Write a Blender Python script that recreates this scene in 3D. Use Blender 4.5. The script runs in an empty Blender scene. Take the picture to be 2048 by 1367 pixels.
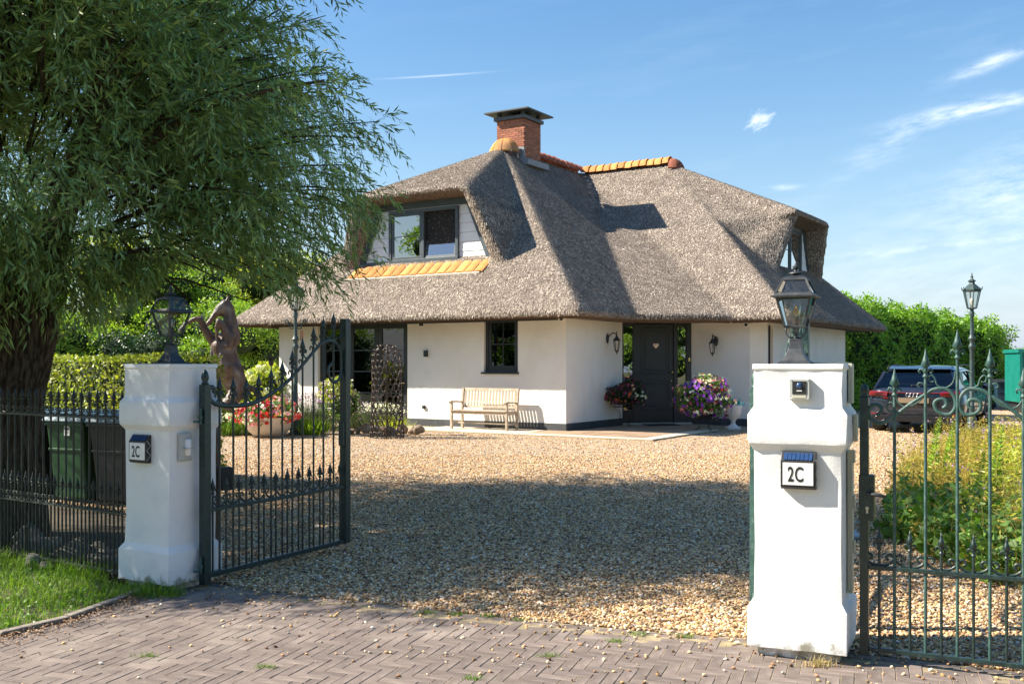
import bpy, bmesh, math, random
import numpy as np
from mathutils import Vector, Matrix
R = math.radians
random.seed(7); rng = np.random.default_rng(7)
SC = bpy.context.scene; COL = SC.collection
# ------------------------------------------------------------------ camera
cam = bpy.data.cameras.new('camera'); co = bpy.data.objects.new('camera', cam); COL.objects.link(co)
cam.lens = 36; cam.sensor_width = 36; cam.clip_end = 3000; cam.shift_y = 43.5/2048
EYE = 1.6
co.location = (0, 0, EYE); co.rotation_euler = (R(90), 0, 0)
SC.camera = co
# ------------------------------------------------------------------ light: sun from the left, about 41 deg high
SUN_EL, TRAVEL = 41.0, -2.0
tr = R(TRAVEL)
dsun = Vector((math.cos(tr)*math.cos(R(SUN_EL)), math.sin(tr)*math.cos(R(SUN_EL)), -math.sin(R(SUN_EL))))
sl = bpy.data.lights.new('sun', 'SUN'); sl.energy = 5.0; sl.angle = R(0.55); sl.color = (1.0, 0.92, 0.79)
so = bpy.data.objects.new('sun', sl); COL.objects.link(so); so.rotation_euler = dsun.to_track_quat('-Z', 'Y').to_euler()
W = bpy.data.worlds.new('World'); SC.world = W; W.use_nodes = True
nt = W.node_tree; nt.nodes.clear()
def N(tree, t, **k):
    n = tree.nodes.new(t)
    for a, b in k.items(): setattr(n, a, b)
    return n
sky = N(nt, 'ShaderNodeTexSky', sky_type='NISHITA', sun_disc=False)
sky.sun_elevation = R(SUN_EL); sky.sun_rotation = R(270-TRAVEL)   # the sun stands at the left, at -X
sky.air_density = 1.25; sky.dust_density = 0.6; sky.ozone_density = 3.2; sky.altitude = 0
def mth(tree, op, a, b=None, c=None):
    n = N(tree, 'ShaderNodeMath', operation=op)
    for i, v in enumerate((a, b, c)):
        if v is None: continue
        if isinstance(v, (int, float)): n.inputs[i].default_value = v
        else: tree.links.new(v, n.inputs[i])
    return n.outputs[0]
tc = N(nt, 'ShaderNodeTexCoord'); sep = N(nt, 'ShaderNodeSeparateXYZ'); nt.links.new(tc.outputs['Generated'], sep.inputs[0])
az = mth(nt, 'ARCTAN2', sep.outputs[0], sep.outputs[1]); el = mth(nt, 'ARCSINE', sep.outputs[2])
def skynoise(su, sv, rot, scale, detail, rough, lo, hi, seed):
    a = mth(nt, 'ADD', mth(nt, 'MULTIPLY', az, math.cos(rot)), mth(nt, 'MULTIPLY', el, math.sin(rot)))
    b = mth(nt, 'SUBTRACT', mth(nt, 'MULTIPLY', el, math.cos(rot)), mth(nt, 'MULTIPLY', az, math.sin(rot)))
    cmb = N(nt, 'ShaderNodeCombineXYZ'); nt.links.new(mth(nt, 'MULTIPLY', a, su), cmb.inputs[0]); nt.links.new(mth(nt, 'MULTIPLY', b, sv), cmb.inputs[1]); cmb.inputs[2].default_value = seed
    no = N(nt, 'ShaderNodeTexNoise'); no.inputs['Scale'].default_value = scale; no.inputs['Detail'].default_value = detail; no.inputs['Roughness'].default_value = rough
    nt.links.new(cmb.outputs[0], no.inputs['Vector'])
    mr = N(nt, 'ShaderNodeMapRange'); mr.inputs[1].default_value = lo; mr.inputs[2].default_value = hi; nt.links.new(no.outputs['Fac'], mr.inputs[0])
    return mr.outputs[0]
def blob(a0, e0, sa, se, rot=0):
    da = mth(nt, 'SUBTRACT', az, a0); de = mth(nt, 'SUBTRACT', el, e0)
    x = mth(nt, 'DIVIDE', mth(nt, 'ADD', mth(nt, 'MULTIPLY', da, math.cos(rot)), mth(nt, 'MULTIPLY', de, math.sin(rot))), sa)
    y = mth(nt, 'DIVIDE', mth(nt, 'SUBTRACT', mth(nt, 'MULTIPLY', de, math.cos(rot)), mth(nt, 'MULTIPLY', da, math.sin(rot))), se)
    r2 = mth(nt, 'ADD', mth(nt, 'MULTIPLY', x, x), mth(nt, 'MULTIPLY', y, y))
    return mth(nt, 'EXPONENT', mth(nt, 'MULTIPLY', r2, -1.0))
def dirof(u, v):
    d = Vector(((u-1024)/2048, 1, (727-v)/2048)).normalized()
    return math.atan2(d.x, d.y), math.asin(d.z)
wisps = mth(nt, 'MULTIPLY', skynoise(1.2, 7.0, 0.12, 3.0, 7, .6, .54, .84, 3.1), mth(nt, 'ADD', .06, mth(nt, 'MULTIPLY', blob(.5, .12, .30, .22), .16)))
fine = skynoise(6, 22, 0.15, 4.0, 6, .65, .38, .68, 9.0)
acc = wisps
for (u, v, sa, se, rot, k, nf) in [(1520, 241, .018, .010, .5, 1.0, 0), (1960, 215, .06, .0060, .13, 1.0, 1), (1990, 122, .035, .0050, .3, .8, 1),
        (1870, 495, .12, .0030, .07, .35, 1), (2000, 420, .10, .035, .1, .22, 1), (2080, 350, .06, .03, .3, .4, 1), (870, 152, .04, .0008, .08, .35, 2), (1565, 374, .013, .0028, 0, .55, 1), (1800, 585, .25, .045, .05, .16, 1), (1780, 290, .05, .012, .5, .3, 1)]:
    a0, e0 = dirof(u, v); g = blob(a0, e0, sa, se, rot)
    if nf == 0: g = mth(nt, 'MAXIMUM', mth(nt, 'MULTIPLY', mth(nt, 'SUBTRACT', mth(nt, 'ADD', mth(nt, 'MULTIPLY', g, 1.25), mth(nt, 'MULTIPLY', skynoise(26, 60, .45, 3.2, 8, .62, .28, .72, 1.7), 1.0)), 1.12), .95), 0.0)
    elif nf == 1: g = mth(nt, 'MULTIPLY', g, fine)
    acc = mth(nt, 'ADD', acc, mth(nt, 'MULTIPLY', g, k))
acc = mth(nt, 'MINIMUM', acc, 0.92)
hs = N(nt, 'ShaderNodeHueSaturation'); hs.inputs['Saturation'].default_value = 1.26; nt.links.new(sky.outputs[0], hs.inputs['Color'])
mx = N(nt, 'ShaderNodeMix', data_type='RGBA'); nt.links.new(acc, mx.inputs[0]); nt.links.new(hs.outputs[0], mx.inputs[6]); mx.inputs[7].default_value = (7.2, 7.8, 8.6, 1)
hz = N(nt, 'ShaderNodeMix', data_type='RGBA'); nt.links.new(mth(nt, 'MULTIPLY', mth(nt, 'EXPONENT', mth(nt, 'MULTIPLY', mth(nt, 'MAXIMUM', el, 0.0), -7.5)), .80), hz.inputs[0]); nt.links.new(hs.outputs[0], hz.inputs[6]); hz.inputs[7].default_value = (3.5, 4.4, 6.0, 1); nt.links.new(hz.outputs[2], mx.inputs[6])
bg = N(nt, 'ShaderNodeBackground'); bg.inputs[1].default_value = 0.074
nt.links.new(mx.outputs[2], bg.inputs[0]); wo = N(nt, 'ShaderNodeOutputWorld'); nt.links.new(bg.outputs[0], wo.inputs[0])
SC.view_settings.view_transform = 'Standard'; SC.view_settings.look = 'None'; SC.view_settings.gamma = 1; SC.view_settings.use_curve_mapping = False
SC.view_settings.exposure = 1.27
SC.cycles.max_bounces = 8; SC.cycles.transparent_max_bounces = 12; SC.cycles.diffuse_bounces = 4
# ------------------------------------------------------------------ helpers
def G(u, v, z=0.0):
    """survey: the point at height z seen at pixel (u, v) of the photograph"""
    Y = (EYE-z)*2048/(v-727.0); return Vector(((u-1024)/2048*Y, Y, z))
def tag(o, label=None, cat=None, group=None, kind=None):
    for k, v in (('label', label), ('category', cat), ('group', group), ('kind', kind)):
        if v: o[k] = v
    return o
def empty(name, loc, rz=0.0, label=None, cat=None, group=None):
    o = bpy.data.objects.new(name, None); COL.objects.link(o); o.location = loc; o.rotation_euler = (0, 0, rz); o.empty_display_size = .2
    return tag(o, label, cat, group)
def link(name, me, m=None, parent=None, loc=None, rot=None, kind=None, smooth=False):
    o = bpy.data.objects.new(name, me); COL.objects.link(o)
    if m and len(me.materials) == 0: me.materials.append(m)
    if parent: o.parent = parent
    if loc is not None: o.location = loc
    if rot is not None: o.rotation_euler = rot
    if kind: o['kind'] = kind
    if smooth: me.shade_smooth()
    return o
def copy_tree(o, parent=None):
    c = o.copy(); COL.objects.link(c)
    if parent: c.parent = parent
    for ch in list(o.children): copy_tree(ch, c)
    return c
class MB:
    def __init__(s): s.v = []; s.f = []; s.sm = []
    def add(s, vs, fs):
        n = len(s.v); s.v += [tuple(p) for p in vs]; s.f += [tuple(n+i for i in f) for f in fs]; return s
    def box(s, x0, x1, y0, y1, z0, z1):
        vs = [(x, y, z) for z in (z0, z1) for y in (y0, y1) for x in (x0, x1)]
        return s.add(vs, [(0, 2, 3, 1), (4, 5, 7, 6), (0, 1, 5, 4), (2, 6, 7, 3), (0, 4, 6, 2), (1, 3, 7, 5)])
    def rbox(s, c, sx, sy, sz, rz=0, tilt=None):
        m = Matrix.Rotation(rz, 4, 'Z')
        if tilt: m = m @ Matrix.Rotation(tilt[0], 4, 'X') @ Matrix.Rotation(tilt[1], 4, 'Y')
        b = MB().box(-sx/2, sx/2, -sy/2, sy/2, -sz/2, sz/2); c = Vector(c)
        return s.add([m @ Vector(p)+c for p in b.v], b.f)
    def hexa(s, pts):   # 4 bottom, 4 top (same order, ccw)
        return s.add(pts, [(0, 3, 2, 1), (4, 5, 6, 7), (0, 1, 5, 4), (1, 2, 6, 5), (2, 3, 7, 6), (3, 0, 4, 7)])
    def prism(s, poly, z0, z1):
        n = len(poly); vs = [(x, y, z0) for x, y in poly]+[(x, y, z1) for x, y in poly]
        return s.add(vs, [tuple(range(n-1, -1, -1)), tuple(range(n, 2*n))]+[(i, (i+1) % n, n+(i+1) % n, n+i) for i in range(n)])
    def lathe(s, prof, n=16, c=(0, 0, 0), a0=0.0, axis='Z', cap=True):
        c = Vector(c); vs = []
        for r, z in prof:
            for k in range(n):
                a = a0+2*math.pi*k/n; x, y = r*math.cos(a), r*math.sin(a)
                p = Vector((x, y, z)) if axis == 'Z' else (Vector((z, x, y)) if axis == 'X' else Vector((x, z, y)))
                vs.append(p+c)
        fs = [(i*n+k, i*n+(k+1) % n, (i+1)*n+(k+1) % n, (i+1)*n+k) for i in range(len(prof)-1) for k in range(n)]
        if cap: fs += [tuple(range(n-1, -1, -1)), tuple(range((len(prof)-1)*n, len(prof)*n))]
        return s.add(vs, fs)
    def tube(s, pts, r, n=8, closed=False, flat=None):
        pts = [Vector(p) for p in pts]; m = len(pts); rs = r if hasattr(r, '__len__') else [r]*m
        up = Vector((0, 0, 1)); vs = []; prev = None
        for i, p in enumerate(pts):
            if closed: t = (pts[(i+1) % m]-pts[i-1])
            else: t = pts[min(i+1, m-1)]-pts[max(i-1, 0)]
            t.normalize()
            if prev is None:
                ref = up if abs(t.z) < .95 else Vector((1, 0, 0)); x = t.cross(ref).normalized()
            else:
                x = (prev-t*prev.dot(t)); x = x.normalized() if x.length > 1e-6 else t.orthogonal().normalized()
            prev = x; y = t.cross(x)
            for k in range(n):
                a = 2*math.pi*k/n; fx, fy = (flat if flat else (1, 1))
                vs.append(p+x*math.cos(a)*rs[i]*fx+y*math.sin(a)*rs[i]*fy)
        fs = [(i*n+k, i*n+(k+1) % n, ((i+1) % m)*n+(k+1) % n, ((i+1) % m)*n+k) for i in range(m if closed else m-1) for k in range(n)]
        if not closed: fs += [tuple(range(n-1, -1, -1)), tuple(range((m-1)*n, m*n))]
        return s.add(vs, fs)
    def ball(s, c, r, n=10, m=6, sc=(1, 1, 1)):
        prof = [(r*math.sin(math.pi*i/m)+1e-5, -r*math.cos(math.pi*i/m)) for i in range(m+1)]
        b = MB().lathe(prof, n); c = Vector(c)
        return s.add([Vector((p[0]*sc[0], p[1]*sc[1], p[2]*sc[2]))+c for p in b.v], b.f)
    def mesh(s, name, smooth=False):
        me = bpy.data.meshes.new(name); me.from_pydata(s.v, [], s.f); me.update()
        if smooth:
            me.shade_smooth()
        return me
    def build(s, name, m, parent=None, loc=None, rot=None, smooth=False, bevel=0, kind=None, seg=2, auto=None):
        me = s.mesh(name)
        bm = bmesh.new(); bm.from_mesh(me); bmesh.ops.recalc_face_normals(bm, faces=bm.faces[:]); bm.to_mesh(me); bm.free()
        if smooth:
            me.shade_smooth()
            if auto: 
                try: me.set_sharp_from_angle(angle=R(auto))
                except Exception: pass
        o = link(name, me, m, parent, loc, rot, kind)
        if bevel:
            b = o.modifiers.new('bevel', 'BEVEL'); b.width = bevel; b.segments = seg; b.limit_method = 'ANGLE'; b.angle_limit = R(35)
        return o
def npmesh(name, V, nper, F=None, smooth=False):
    """V (N,k,3): N separate polygons of k corners; or F int array (M,k) into flat V"""
    me = bpy.data.meshes.new(name)
    if F is None:
        n, k = V.shape[0], V.shape[1]; flat = V.reshape(-1, 3); idx = np.arange(n*k, dtype=np.int32); m = n
    else:
        flat = V.reshape(-1, 3); m, k = F.shape; idx = F.reshape(-1).astype(np.int32)
    me.vertices.add(len(flat)); me.vertices.foreach_set('co', flat.astype(np.float32).ravel())
    me.loops.add(m*k); me.loops.foreach_set('vertex_index', idx)
    me.polygons.add(m); me.polygons.foreach_set('loop_start', np.arange(0, m*k, k, dtype=np.int32)); me.polygons.foreach_set('loop_total', np.full(m, k, dtype=np.int32))
    me.update(calc_edges=True)
    if smooth: me.shade_smooth()
    return me
def unit(a): return a/np.maximum(np.linalg.norm(a, axis=-1, keepdims=True), 1e-9)
def leaves_mesh(name, P, D, L, Wd, fold=.25, Nn=None):
    """diamond leaves: P base points, D direction, L length, Wd width; folded along the midrib (two triangles joined -> 1 quad each half)"""
    n = len(P); D = unit(D); ref = rng.normal(size=(n, 3)) if Nn is None else Nn
    S = unit(np.cross(D, ref)); Nr = np.cross(S, D)
    L = np.broadcast_to(L, n)[:, None]; Wd = np.broadcast_to(Wd, n)[:, None]
    a = P; c = P+D*L; m = P+D*L*.42
    b = m+S*Wd*.5+Nr*Wd*fold; d = m-S*Wd*.5+Nr*Wd*fold
    V = np.stack([a, b, c, d], 1)
    return npmesh(name, V, 4)
# ------------------------------------------------------------------ materials
MATS = {}
def mat(name, c1, c2=None, scale=8.0, rough=.7, metal=0.0, bump=None, rand=0.0, c3=None, stretch=None, lo=.35, hi=.65, detail=5, spec=.5, grime=None, trans=0.0, coat=0.0, second=None, coord='Object', sheen=0, hue=0, palette=None):
    m = bpy.data.materials.new(name); m.use_nodes = True; t = m.node_tree; t.nodes.clear(); MATS[name] = m
    out = N(t, 'ShaderNodeOutputMaterial'); p = N(t, 'ShaderNodeBsdfPrincipled')
    p.inputs['Roughness'].default_value = rough; p.inputs['Metallic'].default_value = metal; p.inputs['Specular IOR Level'].default_value = spec
    if coat: p.inputs['Coat Weight'].default_value = coat; p.inputs['Coat Roughness'].default_value = .04
    tcn = N(t, 'ShaderNodeTexCoord'); vec = tcn.outputs[coord]
    if stretch:
        mp = N(t, 'ShaderNodeMapping'); mp.inputs['Scale'].default_value = stretch; t.links.new(vec, mp.inputs[0]); vec = mp.outputs[0]
    col = None
    def noise(sc, det=5, ro=.6, v=None):
        n = N(t, 'ShaderNodeTexNoise'); n.inputs['Scale'].default_value = sc; n.inputs['Detail'].default_value = det; n.inputs['Roughness'].default_value = ro; t.links.new(v or vec, n.inputs['Vector']); return n.outputs['Fac']
    def rng_(x, a, b):
        mr = N(t, 'ShaderNodeMapRange'); mr.inputs[1].default_value = a; mr.inputs[2].default_value = b; t.links.new(x, mr.inputs[0]); return mr.outputs[0]
    def mix(f, a, b, mode='MIX'):
        x = N(t, 'ShaderNodeMix', data_type='RGBA', blend_type=mode)
        for s_, i in ((f, 0), (a, 6), (b, 7)):
            if isinstance(s_, (int, float)): x.inputs[i].default_value = s_
            elif isinstance(s_, (tuple, list)): x.inputs[i].default_value = (*s_, 1)
            else: t.links.new(s_, x.inputs[i])
        return x.outputs[2]
    if c2 is None: col = None; p.inputs['Base Color'].default_value = (*c1, 1); base = c1
    else:
        base = mix(rng_(noise(scale, detail), lo, hi), c1, c2)
    if c3 is not None:
        base = mix(rng_(noise((second or scale*.23), 4), .5, .72), base, c3)
    if grime:
        sp = N(t, 'ShaderNodeSeparateXYZ'); t.links.new(tcn.outputs['Object'], sp.inputs[0])
        zz = mth(t, 'SUBTRACT', 1.0, mth(t, 'DIVIDE', sp.outputs[2], grime[0])); nn = noise(11, 8, .7, tcn.outputs['Object'])
        fac = rng_(mth(t, 'ADD', mth(t, 'MULTIPLY', mth(t, 'MAXIMUM', zz, -1.0), .22), nn), .60, .74); base = mix(mth(t, 'MULTIPLY', fac, grime[2]), base, grime[1])
        sp2 = noise(2.2, 9, .75, tcn.outputs['Object']); base = mix(mth(t, 'MULTIPLY', rng_(sp2, .60, .66), .28), base, (.50, .49, .44))
    if rand or hue:
        g = N(t, 'ShaderNodeNewGeometry'); oi = N(t, 'ShaderNodeObjectInfo')
        r = mth(t, 'FRACT', mth(t, 'ADD', g.outputs['Random Per Island'], oi.outputs['Random']))
        if palette:
            cr = N(t, 'ShaderNodeValToRGB'); e = cr.color_ramp.elements
            for i_, (ps, cc) in enumerate(palette):
                el_ = e[i_] if i_ < 2 else e.new(ps)
                el_.position = ps; el_.color = (*cc, 1)
            t.links.new(mth(t, 'FRACT', mth(t, 'MULTIPLY', r, 7.77)), cr.inputs[0]); base = cr.outputs[0]
        h = N(t, 'ShaderNodeHueSaturation')
        t.links.new(mth(t, 'ADD', mth(t, 'MULTIPLY', r, rand*2), 1-rand), h.inputs['Value'])
        if hue:
            r2 = mth(t, 'FRACT', mth(t, 'MULTIPLY', r, 17.31)); t.links.new(mth(t, 'ADD', mth(t, 'MULTIPLY', r2, hue*2), .5-hue), h.inputs['Hue'])
        if isinstance(base, tuple): h.inputs['Color'].default_value = (*base, 1)
        else: t.links.new(base, h.inputs['Color'])
        base = h.outputs[0]
    if not isinstance(base, tuple): t.links.new(base, p.inputs['Base Color'])
    if bump:
        prev = None
        for (bs, st, ds) in (bump if isinstance(bump[0], tuple) else (bump,)):
            b = N(t, 'ShaderNodeBump'); b.inputs['Strength'].default_value = st; b.inputs['Distance'].default_value = ds
            t.links.new(noise(bs, 5, .65), b.inputs['Height'])
            if prev: t.links.new(prev, b.inputs['Normal'])
            prev = b.outputs[0]
        t.links.new(prev, p.inputs['Normal'])
    sh = p.outputs[0]
    if trans:
        tl = N(t, 'ShaderNodeBsdfTranslucent'); ms = N(t, 'ShaderNodeMixShader'); ms.inputs[0].default_value = trans
        if isinstance(base, tuple): tl.inputs[0].default_value = (base[0]*1.3, base[1]*1.35, base[2]*.7, 1)
        else:
            tint = mix(1.0, base, (1.35, 1.45, .6), 'MULTIPLY'); t.links.new(tint, tl.inputs[0])
        t.links.new(sh, ms.inputs[1]); t.links.new(tl.outputs[0], ms.inputs[2]); sh = ms.outputs[0]
    t.links.new(sh, out.inputs[0]); return m
def glassmat(name, tint=(.75, .8, .8), refl=1.0, rough=0.0, ior=1.5):
    m = bpy.data.materials.new(name); m.use_nodes = True; t = m.node_tree; t.nodes.clear()
    out = N(t, 'ShaderNodeOutputMaterial'); tp = N(t, 'ShaderNodeBsdfTransparent'); tp.inputs[0].default_value = (*tint, 1)
    gl = N(t, 'ShaderNodeBsdfGlossy'); gl.inputs['Roughness'].default_value = rough; lw_ = N(t, 'ShaderNodeLayerWeight'); lw_.inputs[0].default_value = .5; f0 = ((ior-1)/(ior+1))**2; fr_ = mth(t, 'ADD', f0, mth(t, 'MULTIPLY', mth(t, 'POWER', lw_.outputs['Facing'], 5.0), 1-f0))
    ms = N(t, 'ShaderNodeMixShader'); t.links.new(mth(t, 'MINIMUM', mth(t, 'MULTIPLY', fr_, refl), 1.0), ms.inputs[0])
    t.links.new(tp.outputs[0], ms.inputs[1]); t.links.new(gl.outputs[0], ms.inputs[2]); t.links.new(ms.outputs[0], out.inputs[0]); MATS[name] = m; return m
M = MATS
mat('thatch', (.055, .042, .036), (.50, .415, .34), scale=50, rough=.95, spec=.1, stretch=(1, 1, .32), lo=.42, hi=.58, bump=((46, 1.0, .08), (14, .5, .08), (5, .35, .08)), c3=(.19, .150, .122), second=2.4, detail=4)
mat('reed', (.30, .245, .20), (.55, .465, .38), scale=3, rough=.9, spec=.1, rand=.75)
mat('eave_shade_wood', (.10, .05, .025), (.15, .08, .04), scale=9, rough=.8)
mat('stucco', (.82, .775, .70), (.86, .82, .755), scale=1.4, rough=.92, spec=.2, bump=((160, .25, .01), (5, .2, .02)), c3=(.76, .715, .64), second=.9)
mat('pillar_paint', (.80, .80, .79), (.84, .84, .83), scale=3, rough=.85, spec=.25, bump=((70, .30, .004), (11, .35, .006)), c3=(.74, .745, .75), second=5, grime=(.16, (.22, .20, .13), .85))
mat('plinth_grey', (.045, .05, .055), (.065, .07, .075), scale=6, rough=.7, bump=(60, .2, .01))
mat('frame_dark', (.022, .026, .030), (.03, .034, .038), scale=5, rough=.4)
mat('trim_slate', (.05, .068, .08), (.065, .085, .098), scale=4, rough=.5)
mat('door_paint', (.016, .019, .024), (.022, .026, .032), scale=6, rough=.42)
mat('white_board', (.78, .80, .82), (.80, .83, .86), scale=4, rough=.6)
mat('iron_green', (.007, .020, .019), (.013, .033, .031), scale=14, rough=.38, c3=(.03, .06, .055), second=30, bump=(90, .3, .004), spec=.6)
mat('iron_worn', (.022, .060, .053), (.045, .11, .095), scale=10, rough=.5, c3=(.10, .16, .145), second=22, bump=(70, .4, .004))
mat('iron_fence', (.014, .020, .017), (.035, .042, .034), scale=18, rough=.5, bump=(90, .3, .004))
mat('lamp_black', (.022, .025, .03), (.05, .055, .06), scale=25, rough=.5, bump=(120, .3, .003))
mat('lamp_green', (.02, .04, .042), (.06, .095, .09), scale=22, rough=.45, bump=(90, .3, .003))
mat('bulb_amber', (.75, .35, .08), rough=.3); mat('bulb_white', (.7, .68, .6), rough=.3)
mat('brick_red', (.30, .105, .06), (.42, .17, .10), scale=14, rough=.9, rand=.25, bump=(70, .4, .01), lo=.3, hi=.7)
mat('mortar', (.36, .31, .25), (.42, .37, .3), scale=30, rough=.95)
mat('tile_orange', (.54, .23, .065), (.64, .31, .11), scale=7, rough=.85, spec=.2, rand=.34, c3=(.34, .20, .12), bump=(40, .4, .015))
mat('tile_red', (.27, .09, .055), (.36, .13, .08), scale=7, rough=.85, spec=.2, rand=.3, bump=(40, .2, .01))
mat('lead', (.20, .21, .22), (.28, .29, .3), scale=9, rough=.55)
mat('zinc', (.05, .055, .06), (.08, .085, .09), scale=9, rough=.45)
mat('paver', (.140, .107, .092), (.205, .162, .138), scale=7, rough=.85, rand=.20, c3=(.255, .21, .175), second=2.2, bump=((55, .5, .006), (300, .3, .002)), coord='Object')
mat('sand_joint', (.42, .32, .19), (.22, .17, .11), scale=9, rough=.95, bump=(120, .5, .01), c3=(.10, .12, .045), second=3)
mat('gravel_stone', (.50, .37, .24), (.62, .49, .34), scale=.6, rough=.75, rand=.42, hue=.015, spec=.3, palette=[(0, (.13, .07, .04)), (.14, (.28, .16, .08)), (.36, (.52, .31, .14)), (.64, (.64, .43, .22)), (.86, (.74, .57, .36)), (.94, (.76, .70, .60)), (1, (.26, .24, .22))])
mat('gravel_bed', (.26, .18, .11), (.68, .53, .38), scale=42, rough=.9, bump=((40, 1.0, .04), (14, .5, .03)), lo=.38, hi=.62, c3=(.46, .34, .23), second=60, coord='Object')
mat('soil', (.06, .045, .03), (.11, .085, .055), scale=9, rough=.95, bump=(25, .6, .03))
mat('ground', (.045, .060, .02), (.12, .12, .045), scale=3, rough=.95, bump=(15, .5, .03), c3=(.16, .14, .06), second=.12)
mat('slab_light', (.50, .44, .35), (.60, .54, .44), scale=5, rough=.85, rand=.1, bump=(50, .3, .005))
mat('slab_tan', (.30, .20, .125), (.38, .26, .165), scale=5, rough=.85, rand=.22, bump=(50, .3, .005))
mat('kerb', (.20, .17, .14), (.30, .26, .21), scale=14, rough=.9, bump=(60, .5, .006))
mat('bark', (.045, .03, .018), (.16, .115, .075), scale=9, rough=.95, stretch=(3.5, 3.5, .6), lo=.42, hi=.6, bump=((7, 1.0, .10), (20, .7, .03)), spec=.15)
mat('limb_bark', (.05, .036, .022), (.11, .08, .05), scale=12, rough=.9, bump=(14, .6, .03))
mat('willow_leaf', (.17, .27, .075), (.30, .42, .16), scale=.7, rough=.36, rand=.48, hue=.018, trans=.22, spec=.45)
mat('twig', (.10, .09, .03), (.13, .10, .04), scale=9, rough=.8)
mat('leaf_bright', (.21, .35, .035), (.32, .46, .06), scale=.5, rough=.5, rand=.35, hue=.02, trans=.38)
mat('leaf_mid', (.095, .20, .028), (.17, .29, .05), scale=.5, rough=.5, rand=.4, hue=.015, trans=.3)
mat('leaf_dark', (.018, .05, .014), (.035, .085, .022), scale=.5, rough=.4, rand=.4, hue=.012, trans=.22)
mat('leaf_yellow', (.36, .42, .04), (.48, .50, .07), scale=.5, rough=.5, rand=.35, hue=.02, trans=.4)
mat('leaf_hedge', (.26, .32, .035), (.38, .40, .06), scale=1.5, rough=.5, rand=.45, hue=.02, trans=.35)
mat('leaf_laurel', (.16, .32, .025), (.27, .44, .05), scale=.6, rough=.38, rand=.42, hue=.012, trans=.36)
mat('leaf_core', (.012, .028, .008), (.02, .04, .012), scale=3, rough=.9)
mat('leaf_silver', (.09, .12, .07), (.15, .18, .10), scale=2, rough=.6, rand=.3, trans=.2)
mat('grass', (.10, .20, .018), (.19, .30, .035), scale=2, rough=.55, rand=.4, hue=.02, trans=.4)
mat('straw', (.38, .29, .13), (.5, .4, .2), scale=2, rough=.8, rand=.3, trans=.25)
mat('meadow', (.27, .26, .04), (.47, .33, .085), scale=1.2, rough=.7, rand=.45, hue=.03, trans=.35)
mat('litter', (.24, .14, .075), (.38, .25, .15), scale=6, rough=.95, rand=.4)
for n_, c_ in (('red', (.55, .012, .02)), ('pink', (.62, .22, .26)), ('white', (.80, .80, .72)), ('purple', (.16, .02, .36)), ('plum', (.10, .012, .05)), ('cream', (.72, .68, .42)), ('orange', (.5, .10, .03)), ('lilac', (.36, .22, .42)), ('blue', (.04, .20, .30)), ('magenta', (.42, .03, .13))):
    mat('petal_'+n_, c_, tuple(min(1, x*1.2+.01) for x in c_), scale=30, rough=.6, rand=.25, hue=.01, trans=.25)
mat('teak', (.36, .275, .195), (.52, .425, .32), scale=10, rough=.8, stretch=(1, 1, 1), bump=(60, .3, .004), rand=.1)
mat('bronze', (.060, .034, .021), (.135, .080, .050), scale=5, rough=.38, c3=(.21, .18, .16), second=3.0, bump=((9, .6, .05), (40, .35, .012)), spec=.6)
mat('bowl_clay', (.60, .50, .40), (.68, .58, .47), scale=5, rough=.85, bump=(80, .2, .005))
mat('urn_white', (.76, .75, .73), (.82, .81, .79), scale=6, rough=.6)
mat('rust_iron', (.04, .034, .030), (.09, .07, .058), scale=30, rough=.38, metal=.5, bump=(90, .4, .003))
mat('rock', (.20, .14, .09), (.38, .28, .18), scale=9, rough=.9, rand=.25, bump=((14, .6, .04), (60, .4, .01)))
mat('rock_grey', (.09, .085, .07), (.2, .19, .16), scale=9, rough=.9, rand=.25, bump=((14, .6, .04), (60, .4, .01)))
mat('bin_green', (.010, .058, .017), (.014, .07, .021), scale=4, rough=.5, bump=(120, .15, .003))
mat('bin_dark', (.012, .015, .018), (.018, .022, .026), scale=4, rough=.5)
mat('bin_lid', (.10, .17, .21), (.14, .22, .26), scale=4, rough=.5)
mat('bin_blue', (.01, .035, .065), (.015, .045, .08), scale=4, rough=.5)
mat('skip_teal', (.0, .15, .115), (.01, .19, .15), scale=4, rough=.5)
mat('plastic_grey', (.42, .43, .41), (.47, .48, .46), scale=5, rough=.5)
mat('plastic_black', (.018, .018, .02), (.025, .025, .028), scale=5, rough=.45)
mat('plate_white', (.78, .78, .76), (.8, .8, .78), scale=5, rough=.4)
mat('solar_cell', (.02, .05, .14), (.03, .07, .18), scale=50, rough=.15, spec=.8)
mat('ink', (.01, .01, .01), rough=.6)
mat('brass', (.72, .5, .2), (.8, .6, .3), scale=9, rough=.25, metal=1)
mat('steel', (.5, .5, .5), (.58, .58, .58), scale=9, rough=.3, metal=1)
mat('copper_rose', (.75, .42, .32), (.85, .6, .5), scale=9, rough=.3, metal=.7)
mat('blind', (.50, .43, .31), (.56, .49, .36), scale=9, rough=.8, stretch=(1, 1, 12))
mat('room_dark', (.012, .012, .012), (.02, .02, .02), scale=2, rough=.9)
mat('car_paint', (.018, .026, .042), (.020, .028, .046), scale=3, rough=.22, coat=1.0, metal=.3, spec=.6)
mat('car_black', (.008, .008, .009), (.012, .012, .013), scale=20, rough=.35)
mat('tyre', (.012, .012, .012), (.02, .02, .02), scale=40, rough=.8)
mat('rim', (.10, .10, .11), (.14, .14, .15), scale=9, rough=.3, metal=.9)
mat('lens_red', (.17, .003, .006), (.22, .005, .009), scale=9, rough=.12, coat=1)
mat('plate_tan', (.20, .145, .09), (.23, .165, .10), scale=9, rough=.5)
mat('channel_beige', (.50, .48, .36), (.56, .54, .42), scale=5, rough=.6)
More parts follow.
